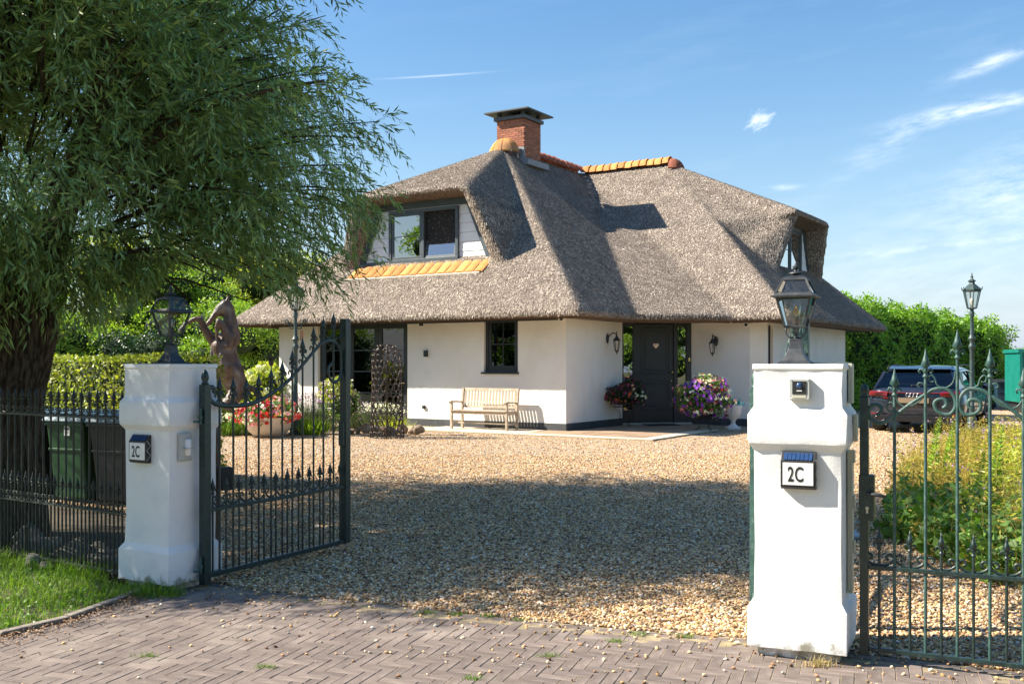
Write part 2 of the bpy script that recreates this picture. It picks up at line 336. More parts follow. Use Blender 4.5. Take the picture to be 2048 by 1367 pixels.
glassmat('lantern_glass', (.86, .89, .88), 2.2, .02); glassmat('window_glass', (.32, .35, .35), 1.7, .0, 1.6); glassmat('upper_glass', (.30, .33, .36), 7.0, .0, 1.6); glassmat('car_glass', (.05, .055, .06), 1.8, .0, 1.6)
# ------------------------------------------------------------------ shell helpers
def hull(bm, pts):
    vs = [bm.verts.new(p) for p in pts]
    r = bmesh.ops.convex_hull(bm, input=vs)
    inner = list({g for g in list(r['geom_interior'])+list(r['geom_unused']) if isinstance(g, bmesh.types.BMVert)})
    if inner: bmesh.ops.delete(bm, geom=inner, context='VERTS')
def remeshed(name, pieces, voxel, smooth=6, fac=.5):
    """union of convex pieces as one continuous surface"""
    bm = bmesh.new()
    for p in pieces:
        b2 = bmesh.new(); hull(b2, p); bmesh.ops.recalc_face_normals(b2, faces=b2.faces[:])
        tmp = bpy.data.meshes.new('t'); b2.to_mesh(tmp); b2.free(); bm.from_mesh(tmp); bpy.data.meshes.remove(tmp)
    me = bpy.data.meshes.new(name); bm.to_mesh(me); bm.free()
    o = bpy.data.objects.new(name, me); COL.objects.link(o)
    r = o.modifiers.new('r', 'REMESH'); r.mode = 'VOXEL'; r.voxel_size = voxel
    s = o.modifiers.new('s', 'SMOOTH'); s.iterations = smooth; s.factor = fac
    dg = bpy.context.evaluated_depsgraph_get(); out = bpy.data.meshes.new_from_object(o.evaluated_get(dg))
    bpy.data.objects.remove(o); bpy.data.meshes.remove(me); out.name = name; out.shade_smooth(); return out
def ring(c, r, ax, n=10):
    ax = Vector(ax).normalized(); x = ax.orthogonal().normalized(); y = ax.cross(x)
    return [Vector(c)+(x*math.cos(2*math.pi*k/n)+y*math.sin(2*math.pi*k/n))*r for k in range(n)]
def sph(c, r, sc=(1, 1, 1)):
    c = Vector(c); out = []
    for i in range(1, 6):
        for k in range(10):
            a = math.pi*i/6; b = 2*math.pi*k/10
            out.append(c+Vector((math.sin(a)*math.cos(b)*r*sc[0], math.sin(a)*math.sin(b)*r*sc[1], math.cos(a)*r*sc[2])))
    return out+[c+Vector((0, 0, r*sc[2])), c-Vector((0, 0, r*sc[2]))]
def capsule(a, ra, b, rb): return sph(a, ra)+sph(b, rb)
def text_mesh(s, size, depth=.002, sx=1.0):
    cu = bpy.data.curves.new('t', 'FONT'); cu.body = s; cu.size = size; cu.extrude = depth; cu.align_x = 'CENTER'; cu.align_y = 'CENTER'; cu.space_character = 1.1; cu.offset = size*.012
    o = bpy.data.objects.new('t', cu); COL.objects.link(o); dg = bpy.context.evaluated_depsgraph_get()
    me = bpy.data.meshes.new_from_object(o.evaluated_get(dg)); bpy.data.objects.remove(o); bpy.data.curves.remove(cu)
    me.transform(Matrix.Diagonal((sx, 1, 1, 1))); return me
# ------------------------------------------------------------------ setting: ground, driveway, pavements
mb = MB(); mb.box(-700, 700, -120, 1500, -.6, -.03); mb.build('ground', M['ground'], kind='structure')
EDGE = [(-2.25, 7.55), (-1.75, 7.22), (-1.1, 6.95), (-.54, 6.68), (.1, 6.42), (.75, 6.16), (1.40, 5.98), (1.8, 5.72), (2.6, 5.36), (4.2, 4.6)]
drive = [(p[0], p[1]) for p in EDGE]+[(5.5, 5.2), (5.2, 9.4), (7.2, 14.6), (10.6, 21.5), (15.2, 24.6), (30, 31), (38, 42), (24, 62), (10, 42), (-2, 30), (-9.2, 33), (-9, 22), (-6.5, 15.5), (-6.2, 12.6), (-3.4, 10.2)]
me = bpy.data.meshes.new('gravel_driveway'); me.from_pydata([(x, y, 0) for x, y in drive], [], [tuple(range(len(drive)))]); me.update()
link('gravel_driveway', me, M['gravel_bed'], kind='structure')
# ------------------------------------------------------------------ the house
HA = R(-32)
house = empty('thatched_house', (1.26, 23.9, 0), HA, 'white rendered country house under a thick hipped thatched roof with one brick chimney', 'house')
SL = .938
def plane(d): return 2.76+d*SL
pieces = []
def eav(x0, x1, y0, y1): return [(x, y, z) for x in (x0, x1) for y in (y0, y1) for z in (2.66, 2.80)]
pieces.append(eav(-10.1, .9, -1, 14.4)+[(-4.6, 4.5, 7.98), (-4.6, 9.3, 7.98)])
pieces.append(eav(-9.0, 4.2, 3.65, 14.4)+[(-4.6, 9.3, 7.98), (-1.35, 9.3, 7.98)])
pieces.append([(.9, 2.0, 2.66), (2.7, 3.65, 2.66), (.9, 2.0, 2.82), (2.7, 3.65, 2.82), (-3.9, 8.6, 7.4), (-.5, 5.5, 2.7), (0, 6, 2.7), (-3, 9, 5)])
def hood(tf, right=1.0):
    P = []
    P.append([tf(*p) for p in [(-1.74, .90, 6.06), (1.74, .90, 6.06), (-1.92, .86, 5.92), (1.92, .86, 5.92), (0, 5.5, 7.98), (-1.9, 3.4, 5.8), (1.9, 3.4, 5.8), (-.7, 3.3, 6.9), (.7, 3.3, 6.9)]])
    P.append([tf(*p) for p in [(-2.15, 1.68, 4.0), (2.15, 1.68, 4.0), (-1.45, 1.68, 5.9), (1.45, 1.68, 5.9), (-1.4, 3.6, 5.9), (1.4, 3.6, 5.9), (-2.2, 3, 4), (2.2, 3, 4)]])
    for s in (-1, 1):
        P.append([tf(s*x, d, z) for x, d, z in [(.4, 1.75, 4.4), (2.1, 1.75, 4.3), (1.38, 1.75, 5.98), (.4, 4.4, 6.6), (1.6, 3.5, 5.98), (2.35, 2.9, 4.6), (.4, 1.75, 5.98), (.4, 3, 4.6)]])
        k = right if s < 0 else 1.0
        P.append([tf(s*(x if d > 2 else x*(.86 if k < 1 else 1)), d, z) for x, d, z in [(1.64, .95, 5.94), (1.92, .90, 5.92), (2.36, 1.42, 3.95), (2.76, 1.36, 3.95), (1.9, 3.3, 5.5), (2.55, 3.1, 5.3), (2.9, 2.4, 4.3), (2.0, 3.0, 4.2), (1.64, 1.5, 5.94), (2.36, 1.9, 3.95)]])
    return P
tfA = lambda s, d, z: (-4.6+s, -1+d, z)
tfB = lambda s, d, z: (4.05-d, 9.3+s*.94, z-(.12 if 5.5 < z < 7 else 0))
pieces += hood(tfA)+hood(tfB, .80)
pieces.append([(-1.35, 9.3, 7.98), (-1.35, 9.0, 7.6), tfB(-1.52, .90, 5.97), tfB(-2.26, 1.37, 4.0), (1.1, 6.9, 5.66), (-.2, 8.1, 6.8), (1.0, 8.5, 4.5), (2.0, 7.4, 4.2), tfB(-1.5, 3, 5.0)])
for s_ in (-1, 1): pieces.append([tfA(s_*x, d, z) for x, d, z in [(1.86, .95, 5.92), (2.64, 1.42, 4.1), (2.4, 3.0, 5.3), (1.6, 3.4, 5.92), (1.75, 2.0, 5.8), (2.1, 2.2, 4.6)]])
roofme = remeshed('roof', pieces, .07, 5, .5)
roof = link('roof', roofme, M['thatch'], house)
# reed ends: thousands of short butt ends standing proud of the thatch, laid down the slope
def roof_stubble():
    me = roofme; me.calc_loop_triangles(); n = len(me.loop_triangles)
    vi = np.empty(n*3, dtype=np.int32); me.loop_triangles.foreach_get('vertices', vi); vi = vi.reshape(-1, 3)
    co = np.empty(len(me.vertices)*3, dtype=np.float32); me.vertices.foreach_get('co', co); co = co.reshape(-1, 3)
    a, b, c = co[vi[:, 0]], co[vi[:, 1]], co[vi[:, 2]]; cr = np.cross(b-a, c-a); ar = np.linalg.norm(cr, axis=1); nr = cr/np.maximum(ar[:, None], 1e-9)
    cen = (a+b+c)/3
    front = (cen[:, 1] < 9.4) | (cen[:, 0] > -1)
    w = ar*((nr[:, 2] > -.55) & (cen[:, 2] > 2.62) & front); w = w/w.sum()
    k = rng.choice(n, 190000, p=w); r1, r2 = rng.random((2, len(k))); fl = r1+r2 > 1; r1[fl] = 1-r1[fl]; r2[fl] = 1-r2[fl]
    P = a[k]+(b-a)[k]*r1[:, None]+(c-a)[k]*r2[:, None]; Nn = nr[k]
    down = np.array([0, 0, -1.0])-Nn*(-Nn[:, 2:3]); small = np.linalg.norm(down, axis=1) < .2
    down[small] = [0, -.5, -1]; down = unit(down)
    D = unit(down+Nn*rng.uniform(.05, .30, (len(k), 1))+rng.normal(scale=.14, size=(len(k), 3)))
    L = rng.uniform(.03, .075, len(k))[:, None]; S = unit(np.cross(D, Nn)); w_ = rng.uniform(.0035, .0075, len(k))[:, None]
    P0 = P-D*L*.5+Nn*.004
    V = np.stack([P0-S*w_, P0+S*w_, P0+D*L+S*w_*.8, P0+D*L-S*w_*.8], 1)
    link('reed_ends', npmesh('reed_ends', V, 4), M['reed'], roof, kind='stuff')
roof_stubble()
# tiles
def arc_tile(L, w, h, t=.022, n=5, taper=1.0):
    mb = MB(); vs = []
    for y, k in ((0, 1), (L*.16, 1), (L*.18, 1-(1-taper)*.45), (L, taper)):
        for rr in (0, t):
            for i in range(n+1):
                a = math.pi*i/n; vs.append(((-math.cos(a))*(w/2*k-rr*.9), y, math.sin(a)*(h*k-rr)))
    m = n+1; fs = []; S_ = 2*m
    for i in range(n):
        for j in range(3): fs += [(j*S_+i, j*S_+i+1, (j+1)*S_+i+1, (j+1)*S_+i)]
        fs += [(m+i, 3*S_+m+i, 3*S_+m+i+1, m+i+1), (i, m+i, m+i+1, i+1), (3*S_+i, 3*S_+i+1, 3*S_+m+i+1, 3*S_+m+i)]
    for j in range(3): fs += [(j*S_, (j+1)*S_, (j+1)*S_+m, j*S_+m), (j*S_+n, j*S_+m+n, (j+1)*S_+m+n, (j+1)*S_+n)]
    mb.add(vs, fs); me = mb.mesh('tile', True); me.set_sharp_from_angle(angle=R(42)); return me
ridge_me = arc_tile(.285, .48, .25, t=.028, taper=.86)
def tiles_row(p, q, n, me, m, parent, name='ridge_tile', zr=0, jit=.012):
    p, q = Vector(p), Vector(q); d = (q-p)/n; ang = math.atan2(-d.x, d.y); pitch = math.atan2(d.z, math.hypot(d.x, d.y))
    me = me.copy(); me.materials.clear()
    for i in range(n):
        o = link(name, me, m, parent, p+d*i+Vector((0, 0, random.uniform(-jit, jit))), (pitch+R(random.uniform(-2, 2)), R(random.uniform(-3, 3)), ang+R(random.uniform(-2, 2))))
tiles_row((-4.6, 5.9, 7.95), (-4.6, 9.45, 7.95), 12, ridge_me, M['tile_red'], roof)
tiles_row((-1.35, 9.3, 7.93), (-4.45, 9.3, 7.93), 12, ridge_me.copy(), M['tile_orange'], roof)
for (c, a0, a1, n, m) in (((-4.6, 4.62, 7.80), 180, 360, 5, 'tile_orange'), ((-1.30, 9.3, 7.74), -90, 90, 4, 'tile_red')):
    kk = .80 if m == 'tile_red' else 1.0
    for i in range(n):
        b0, b1 = R(a0+(a1-a0)*i/n+1.5), R(a0+(a1-a0)*(i+1)/n-1.5); mb = MB(); vs = []
        prof = [(r_*kk, z_*kk) for r_, z_ in [(.0, .44), (.14, .43), (.27, .37), (.38, .26), (.46, .12), (.49, .02)]]
        for rr in (0, .03):
            for r, z in prof:
                for k in range(4):
                    a = b0+(b1-b0)*k/3; vs.append((max(r-rr, 0)*math.cos(a), max(r-rr, 0)*math.sin(a), z-rr))
        np_ = len(prof); fs = []
        for i2 in range(np_-1):
            for k in range(3):
                j = i2*4+k; fs += [(j, j+1, j+5, j+4), (j+np_*4, j+4+np_*4, j+5+np_*4, j+1+np_*4)]
            for k in (0, 3):
                j = i2*4+k; fs.append((j, j+4, j+4+np_*4, j+np_*4))
        j = (np_-1)*4
        for k in range(3): fs.append((j+k, j+k+1, j+k+1+np_*4, j+k+np_*4))
        mb.add(vs, fs); mb.build('ridge_cap_tile', M[m], roof, loc=c, smooth=True, auto=40)
# chimney
chx0, chx1, chy0, chy1 = -5.06, -4.12, 4.86, 5.86
mb = MB(); mb.box(chx0+.012, chx1-.012, chy0+.012, chy1-.012, 7.2, 8.84); chim = mb.build('chimney', M['mortar'], house)
bl, bw, bh = .21, .1, .052; pitch_ = .0635
bme = MB().box(-.103, .103, -.05, .05, -.026, .026).mesh('brick'); hme = MB().box(-.049, .049, -.05, .05, -.026, .026).mesh('brick_header')
cz = 7.42; c_i = 0
sme = MB().box(-.026, .026, -.05, .05, -.052, .052).mesh('brick_soldier')
while cz < 8.70:
    for side in range(4):
        (ax, ay, bx, by) = [(chx0, chy0, chx1, chy0), (chx1, chy0, chx1, chy1), (chx1, chy1, chx0, chy1), (chx0, chy1, chx0, chy0)][side]
        if side in (2, 3) and cz < 8.0: continue
        Ln = math.hypot(bx-ax, by-ay); ux, uy = (bx-ax)/Ln, (by-ay)/Ln; nx, ny = -uy, ux; s = .0 if c_i % 2 else .105
        if s > 0:
            link('brick', hme, M['brick_red'], chim, (ax+ux*.052+nx*.05, ay+uy*.052+ny*.05, cz), (0, 0, math.atan2(uy, ux)))
        while s+.215 <= Ln+.03:
            j = random.uniform(-.004, .003); link('brick', bme, M['brick_red'], chim, (ax+ux*(s+.107)+nx*(.05+j), ay+uy*(s+.107)+ny*(.05+j), cz), (0, 0, math.atan2(uy, ux))); s += .2165
        if Ln-s > .09:
            link('brick', hme, M['brick_red'], chim, (ax+ux*(s+.052)+nx*.05, ay+uy*(s+.052)+ny*.05, cz), (0, 0, math.atan2(uy, ux)))
    cz += pitch_; c_i += 1
for side in range(2):
    (ax, ay, bx, by) = [(chx0, chy0, chx1, chy0), (chx1, chy0, chx1, chy1)][side]; Ln = math.hypot(bx-ax, by-ay); ux, uy = (bx-ax)/Ln, (by-ay)/Ln; n = 15
    for i in range(n):
        s = (i+.5)*Ln/n; link('brick', sme, M['brick_red'], chim, (ax+ux*s-uy*.05, ay+uy*s+ux*.05, 8.782), (0, 0, math.atan2(uy, ux)))
mb = MB(); mb.box(chx0-.07, chx1+.07, chy0-.07, chy1+.07, 8.845, 8.95); mb.build('band', M['zinc'], chim, bevel=.008)
for x in (chx0+.06, chx1-.06):
    for y in (chy0+.06, chy1-.06):
        mb = MB(); mb.box(x-.05, x+.05, y-.05, y+.05, 8.95, 9.07); mb.build('cap_post', M['zinc'], chim)
mb = MB(); mb.box(chx0+.25, chx1-.25, chy0+.25, chy1-.25, 8.95, 9.05); mb.build('flue', M['plastic_black'], chim)
cx, cy = (chx0+chx1)/2, (chy0+chy1)/2
mb = MB(); mb.lathe([(.02, 9.16), (1.08, 9.09), (1.08, 9.05), (.3, 9.075)], 4, (cx, cy, 0), math.pi/4); mb.build('chimney_cap', M['zinc'], chim)
mb = MB()   # lead flashing down the ridge side
mb.hexa([(chx1-.03, chy0-.1, 7.45), (chx1+.22, chy0-.1, 7.45), (chx1+.22, chy1+.12, 7.45), (chx1-.03, chy1+.12, 7.45), (chx1-.03, chy0-.1, 7.72), (chx1+.22, chy0-.1, 7.62), (chx1+.22, chy1+.12, 7.62), (chx1-.03, chy1+.12, 7.72)])
mb.box(chx0-.08, chx1+.05, chy0-.07, chy0, 7.55, 7.99)
mb.build('lead_flashing', M['lead'], chim)
# ---- walls
def wall_run(pts, segs, t=.30, z0=.0, z1=2.84, closed=False):
    """pts outer polyline; segs: {i: [openings (s0,s1,za,zb)]}; returns one mesh builder per segment (mitred)"""
    n = len(pts); P = [Vector((x, y)) for x, y in pts]; inner = []
    for i in range(n):
        def nrm(a, b): d = (b-a).normalized(); return Vector((-d.y, d.x))
        if i == 0: inner.append(P[0]+nrm(P[0], P[1])*t); continue
        if i == n-1: inner.append(P[-1]+nrm(P[-2], P[-1])*t); continue
        n1, n2 = nrm(P[i-1], P[i]), nrm(P[i], P[i+1]); b = (n1+n2).normalized(); inner.append(P[i]+b*(t/max(.3, b.dot(n1))))
    res = []
    for i in range(n-1):
        L = (P[i+1]-P[i]).length; d = (P[i+1]-P[i])/L; nr = Vector((-d.y, d.x)); mb = MB(); ops = sorted(segs.get(i, []))
        def outp(s): return P[i]+d*s
        def inp(s):
            if s <= 0: return inner[i]
            if s >= L-1e-6: return inner[i+1]
            return P[i]+d*s+nr*t
        def block(s0, s1, a, b):
            if s1-s0 < 1e-4 or b-a < 1e-4: return
            q = [outp(s0), outp(s1), inp(s1), inp(s0)]
            mb.hexa([(p.x, p.y, a) for p in q]+[(p.x, p.y, b) for p in q])
        cur = 0
        for (s0, s1, za, zb) in ops:
            block(cur, s0, z0, z1)
            if za > z0: block(s0, s1, z0, za)
            if zb < z1: block(s0, s1, zb, z1)
            cur = s1
        block(cur, L, z0, z1); res.append((mb, P[i], d, L))
    return res
outline1 = [(-9.2, 12.6), (-9.2, 0), (0, 0), (0, 3.0)]
outline2 = [(1.37, 4.3), (2.95, 4.3), (3.25, 4.70), (3.25, 12.6), (-9.2, 12.6)]
FX0, FX1 = -7.74, -4.66; WX0, WX1, WZ0 = -2.30, -1.32, 1.35
for (mb, p, d, L) in wall_run(outline1, {1: [(FX0+9.2, FX1+9.2, .0, 2.72), (WX0+9.2, WX1+9.2, WZ0, 2.755)]}): mb.build('wall', M['stucco'], house)
for (mb, p, d, L) in wall_run(outline2, {2: [(.12, .52, .1, 2.6), (2.0, 3.2, .9, 2.3)]}): mb.build('wall', M['stucco'], house)
# plinth slabs, one by one
def plinth(pts, gaps):
    off = .012
    for i in range(len(pts)-1):
        a, b = Vector(pts[i]), Vector(pts[i+1]); L = (b-a).length; d = (b-a)/L; nr = Vector((d.y, -d.x)); n = max(1, round(L/.62))
        for k in range(n):
            s0, s1 = L*k/n+.003, L*(k+1)/n-.003
            if k == n-1: s1 = L+off*.9 if i < len(pts)-2 else s1
            for g0, g1 in gaps.get(i, []):
                if s0 >= g0 and s1 <= g1: s0 = s1 = None; break
                if s0 < g0 < s1: s1 = g0
                if s0 < g1 < s1: s0 = g1
            if s0 is None or s1-s0 < .03: continue
            q = [a+d*s0+nr*off, a+d*s1+nr*off, a+d*s1-nr*.02, a+d*s0-nr*.02]
            m_ = MB().hexa([(p.x, p.y, -.02) for p in q]+[(p.x, p.y, .20+random.uniform(-.001, .001)) for p in q]); m_.build('plinth_slab', M['plinth_grey'], house)
plinth([(-9.2, 0), (0, 0), (0, 3.0)], {0: [(FX0+9.2, FX1+9.2)]}); plinth([(1.37, 4.3), (2.95, 4.3), (3.25, 4.7), (3.25, 12.6)], {2: [(.12, .52)]})
# dark rooms behind the panes
mb = MB(); mb.box(-8.8, -.35, .9, .95, -.01, 2.7); mb.box(-8.8, -.35, .31, .9, -.012, 0.0); mb.box(-3.6, -3.5, .31, .9, 0, 2.7); mb.build('room', M['room_dark'], house)
mb = MB(); mb.box(2.7, 2.75, 4.75, 8.2, 0, 2.7); mb.build('room', M['room_dark'], house)
# ---- generic window: local x along the wall, y inward, z up
def window(parent, loc, rz, w, z0, z1, sashes=1, bars=(1, 1), fw=.07, name='window', fm='frame_dark', sill=True, blind=0, tilt=None, glass='window_glass', sw=.06, sillm='frame_dark'):
    mb = MB(); mb.box(0, w, 0, .09, z0, z0+fw); mb.box(0, w, 0, .09, z1-fw, z1); mb.box(0, fw, 0.001, .089, z0+fw, z1-fw); mb.box(w-fw, w, 0.001, .089, z0+fw, z1-fw)
    xs = [fw+(w-2*fw)*k/sashes for k in range(sashes+1)]
    for x in xs[1:-1]: mb.box(x-fw/2, x+fw/2, 0.001, .089, z0+fw, z1-fw)
    win = mb.build(name, M[fm], parent, loc, (0, 0, rz), bevel=.005)
    for k in range(sashes):
        a = xs[k]+(fw/2 if k else 0); b = xs[k+1]-(fw/2 if k < sashes-1 else 0); c0, c1 = z0+fw, z1-fw
        s = MB(); s.box(a+.003, b-.003, .022, .072, c0+.003, c0+sw); s.box(a+.003, b-.003, .022, .072, c1-sw, c1-.003); s.box(a+.003, a+sw, .023, .071, c0+sw, c1-sw); s.box(b-sw, b-.003, .023, .071, c0+sw, c1-sw)
        nx, nz = bars
        for i in range(1, nz): zc = c0+sw+(c1-c0-2*sw)*i/nz; s.box(a+sw, b-sw, .034, .060, zc-.011, zc+.011)
        for i in range(1, nx): xc = a+sw+(b-a-2*sw)*i/nx; s.box(xc-.011, xc+.011, .035, .059, c0+sw, c1-sw)
        so_ = s.build('sash', M[fm], win, bevel=.003)
        if tilt and k == tilt[0]:
            so_.rotation_euler = (tilt[1], 0, 0); so_.location = (0, (c0)*math.sin(tilt[1])*1.0, c0*(1-math.cos(tilt[1])))
        pa = MB(); pa.box(a+sw-.005, b-sw+.005, .045, .049, c0+sw-.005, c1-sw+.005); po = pa.build('pane', M[glass], win)
        if tilt and k == tilt[0]: po.rotation_euler = so_.rotation_euler; po.location = so_.location
        if blind: bb = MB(); bb.box(a+sw*.5, b-sw*.5, .13, .15, c1-sw-blind, c1-.02); bb.build('blind', M['blind'], win)
    if sill: s = MB(); s.box(-.06, w+.03, -.13, 0.02, z0-.045, z0-.001); s.build('sill', M[sillm], win, bevel=.004)
    return win
window(house, (WX0, .075, 0), 0, WX1-WX0, WZ0+.045, 2.755, 1, (2, 2), fw=.085, blind=.17, sw=.07)
window(house, (3.18, 4.70+.12, 0), R(90), .40, .1, 2.6, 1, (1, 1), fw=.05, sill=False)
window(house, (3.17, 6.72, 0), R(90), 1.16, .9, 2.3, 1, (2, 2))
# french doors: three glazed leaves in one frame
fd = MB(); fd.box(FX0, FX1, .08, .17, 2.66, 2.745); fd.box(FX0, FX0+.07, .081, .169, 0, 2.66); fd.box(FX1-.07, FX1, .081, .169, 0, 2.66); fd.box(FX0, FX1, .07, .22, -.01, .06)
french = fd.build('french_doors', M['frame_dark'], house, bevel=.004)
lw = (FX1-FX0-.14)/3
for k in range(3):
    a = FX0+.07+lw*k+.004; b = a+lw-.008; s = MB(); c0, c1 = .07, 2.65; sw = .13
    s.box(a, b, .095, .15, c0, c0+.20); s.box(a, b, .095, .15, c1-.13, c1); s.box(a, a+sw, .096, .149, c0+.2, c1-.13); s.box(b-sw, b, .096, .149, c0+.2, c1-.13)
    lf = s.build('door_leaf', M['frame_dark'], french, bevel=.004)
    for i in range(1, 4): zc = c0+.2+(c1-c0-.33)*i/4; s = MB(); s.box(a+sw, b-sw, .108, .138, zc-.012, zc+.012); s.build('glazing_bar', M['trim_slate'], french)
    s = MB(); s.box(a+sw-.005, b-sw+.005, .12, .124, c0+.19, c1-.12); s.build('pane', M['window_glass'], french)
    s = MB(); s.box(a+sw*.7, b-sw*.7, .2, .22, c1-.13-.12, c1-.1); s.build('blind', M['blind'], french)
    if k < 3: s = MB(); s.tube([(b-.06, .095, 1.1), (b-.06, .05, 1.1), (b-.17, .05, 1.1)], .009, 6); s.build('door_handle', M['brass'], french)
# ---- front door set across the inner corner
dW = math.hypot(1.37, 1.3); dR = math.atan2(1.3, 1.37)
ds = MB(); F = lambda f: f*dW
ds.box(-.02, dW+.02, .0, .12, 2.64, 2.86); ds.box(0, F(.018), .001, .119, 0, 2.64); ds.box(F(.158), F(.18), .001, .119, 0.05, 2.64); ds.box(F(.742), F(.80), .001, .119, .05, 2.64); ds.box(F(.93), dW, .001, .119, 0, 2.64)
for a, b in ((.018, .158), (.80, .93)): ds.box(F(a), F(b), .01, .11, .05, .40); ds.box(F(a), F(b), .01, .11, 2.56, 2.64)
door = ds.build('front_door', M['door_paint'], house, (0, 3.0, 0), (0, 0, dR), bevel=.003)
s = MB(); s.box(F(.0), F(1), -.05, .14, -.01, .07); s.build('threshold', M['slab_light'], door, bevel=.005)
s = MB(); s.box(F(.182), F(.740), .035, .085, .075, 2.63); s.build('door_leaf', M['door_paint'], door, bevel=.004)
for z0, z1 in ((1.33, 2.54), (.39, 1.18)):
    x0, x1 = F(.272), F(.69)
    for k, (ins, yy, wd) in enumerate(((0, .020, .035), (.085, .024, .022))):
        s = MB(); a, b, c, d_ = x0+ins, x1-ins, z0+ins, z1-ins
        s.box(a, b, yy, .036, c, c+wd); s.box(a, b, yy, .036, d_-wd, d_); s.box(a, a+wd, yy+.001, .036, c+wd, d_-wd); s.box(b-wd, b, yy+.001, .036, c+wd, d_-wd)
        s.build('door_moulding', M['door_paint'], door, bevel=.006)
    s = MB(); s.box(x0+.125, x1-.125, .028, .036, z0+.125, z1-.125); s.build('door_panel', M['door_paint'], door, bevel=.004)
for a, b in ((.018, .158), (.80, .93)):
    s = MB(); s.box(F(a)+.001, F(b)-.001, .05, .055, .40, 2.56); s.build('side_pane', M['upper_glass'], door)
s = MB(); s.box(-.05, dW+.05, .4, .45, 0, 2.7); s.build('hall_back', M['room_dark'], door)
s = MB(); pts = []
for k in range(28):
    a = 2*math.pi*k/28; pts.append((.082*(math.sin(a)**3), .0051*(13*math.cos(a)-5*math.cos(2*a)-2*math.cos(3*a)-math.cos(4*a))))
vs = [(F(.482)+x, .012, 2.07+z) for x, z in pts]+[(F(.482)+x*.92, -.004, 2.07+z*.92) for x, z in pts]; n = 28
s.add(vs, [tuple(range(n, 2*n))]+[(i, (i+1) % n, n+(i+1) % n, n+i) for i in range(n)]+[tuple(range(n-1, -1, -1))]); s.build('heart', M['copper_rose'], door)
s = MB(); s.box(F(.482)-.045, F(.482)+.045, -.0055, -.003, 2.065, 2.071); s.box(F(.482)-.035, F(.482)+.035, -.0055, -.003, 2.085, 2.089); s.build('heart_engraving', M['bronze'], door)
s = MB(); s.lathe([(.028, 0), (.028, -.008), (.012, -.012), (.012, -.04), (.03, -.052), (.034, -.068), (.024, -.085), (.001, -.09)], 14, (F(.715), .034, 1.38), axis='Y'); s.build('door_knob', M['brass'], door, smooth=True)
s = MB(); s.lathe([(.028, 0), (.028, -.012), (.001, -.014)], 14, (F(.715), .034, 1.15), axis='Y'); s.build('door_lock', M['brass'], door, smooth=True)
s = MB(); s.box(F(.955), F(.98), -.012, 0, 1.66, 1.76); s.build('door_bell', M['brass'], door, bevel=.004)
# ---- dormers
def dormer(loc, rz, tilt, label=None, hw=1.13, nt_=15, tm='tile_orange'):
    Y = 1.60; zt = 5.86; z0 = 4.24; xb, xt = 2.20, 1.50
    def xe(z): return xb+(xt-xb)*(z-z0)/(zt-z0)
    mb = MB()
    mb.hexa([(-xe(5.68), Y, 5.68), (xe(5.68), Y, 5.68), (xe(5.68), Y+.07, 5.68), (-xe(5.68), Y+.07, 5.68), (-xe(zt), Y, zt), (xe(zt), Y, zt), (xe(zt), Y+.07, zt), (-xe(zt), Y+.07, zt)])
    for s in (-1, 1):
        q = [(xe(z0)-.19, z0), (xe(z0), z0), (xe(5.68), 5.68), (xe(5.68)-.19, 5.68)]
        mb.hexa([(s*x, Y-.03, z) for x, z in q]+[(s*x, Y+.045, z) for x, z in q])
    dm = mb.build('dormer', M['trim_slate'], house, loc, (0, 0, rz), bevel=.004)
    if label: dm['label'] = label
    nb = 6; bh_ = (5.68-z0)/nb
    for s in (-1, 1):
        for k in range(nb):
            a, b = z0+bh_*k+.004, z0+bh_*(k+1)-.004; q = [(hw-.02, a), (xe(a)-.15, a), (xe(b)-.15, b), (hw-.02, b)]
            if q[1][0]-q[0][0] < .02: continue
            m_ = MB(); yf = Y+.035
            m_.hexa([(s*x, yf-(.012 if z == a else 0), z) for x, z in q]+[(s*x, yf+.03, z) for x, z in q]); m_.build('siding_board', M['white_board'], dm)
    m_ = MB(); m_.hexa([(-xb, Y+.071, z0-.1), (xb, Y+.071, z0-.1), (xb, Y+.075, z0-.1), (-xb, Y+.075, z0-.1), (-xt, Y+.071, zt), (xt, Y+.071, zt), (xt, Y+.075, zt), (-xt, Y+.075, zt)]); m_.build('backing_board', M['plastic_black'], dm)
    m_ = MB(); m_.box(-hw-.02, hw+.02, Y-.015, Y+.05, 5.662, 5.68); m_.build('head_strip', M['bowl_clay'], dm)
    w = window(house, None, 0, hw*2, 4.27, 5.66, 2, (1, 2), fw=.085, sill=False, fm='trim_slate', tilt=tilt, glass='upper_glass', sw=.07, name='dormer_window')
    w.location = Vector(loc)+Matrix.Rotation(rz, 3, 'Z') @ Vector((-hw, Y-.045, 0)); w.rotation_euler = (0, 0, rz)
    bb = MB(); bb.box(-hw, hw, 1.67, 1.675, 4.25, 5.66); bb.build('room', M['room_dark'], dm)
    tme = arc_tile(.50, .285, .028, .02, 4)
    m_ = MB(); m_.hexa([(-2.2, 1.10, 3.80), (2.1, 1.10, 3.80), (2.1, 1.16, 3.78), (-2.2, 1.16, 3.78), (-2.2, 1.08, 3.86), (2.1, 1.08, 3.86), (2.1, 1.66, 4.26), (-2.2, 1.66, 4.26)]); m_.build('mortar_bed', M['slab_light'], dm)
    for k in range(nt_):
        link('sill_tile', tme, M[tm], dm, (-2.08+k*4.12/(nt_-1), 1.11, 3.885), (math.atan2(.40, .50), R(random.uniform(-2, 2)), R(random.uniform(-1.5, 1.5)-4)))
    return dm
dormer((-4.6, -1, 0), 0, (1, R(-11)))
dormer((4.05, 9.3, 0), R(90), None, tm='tile_red')
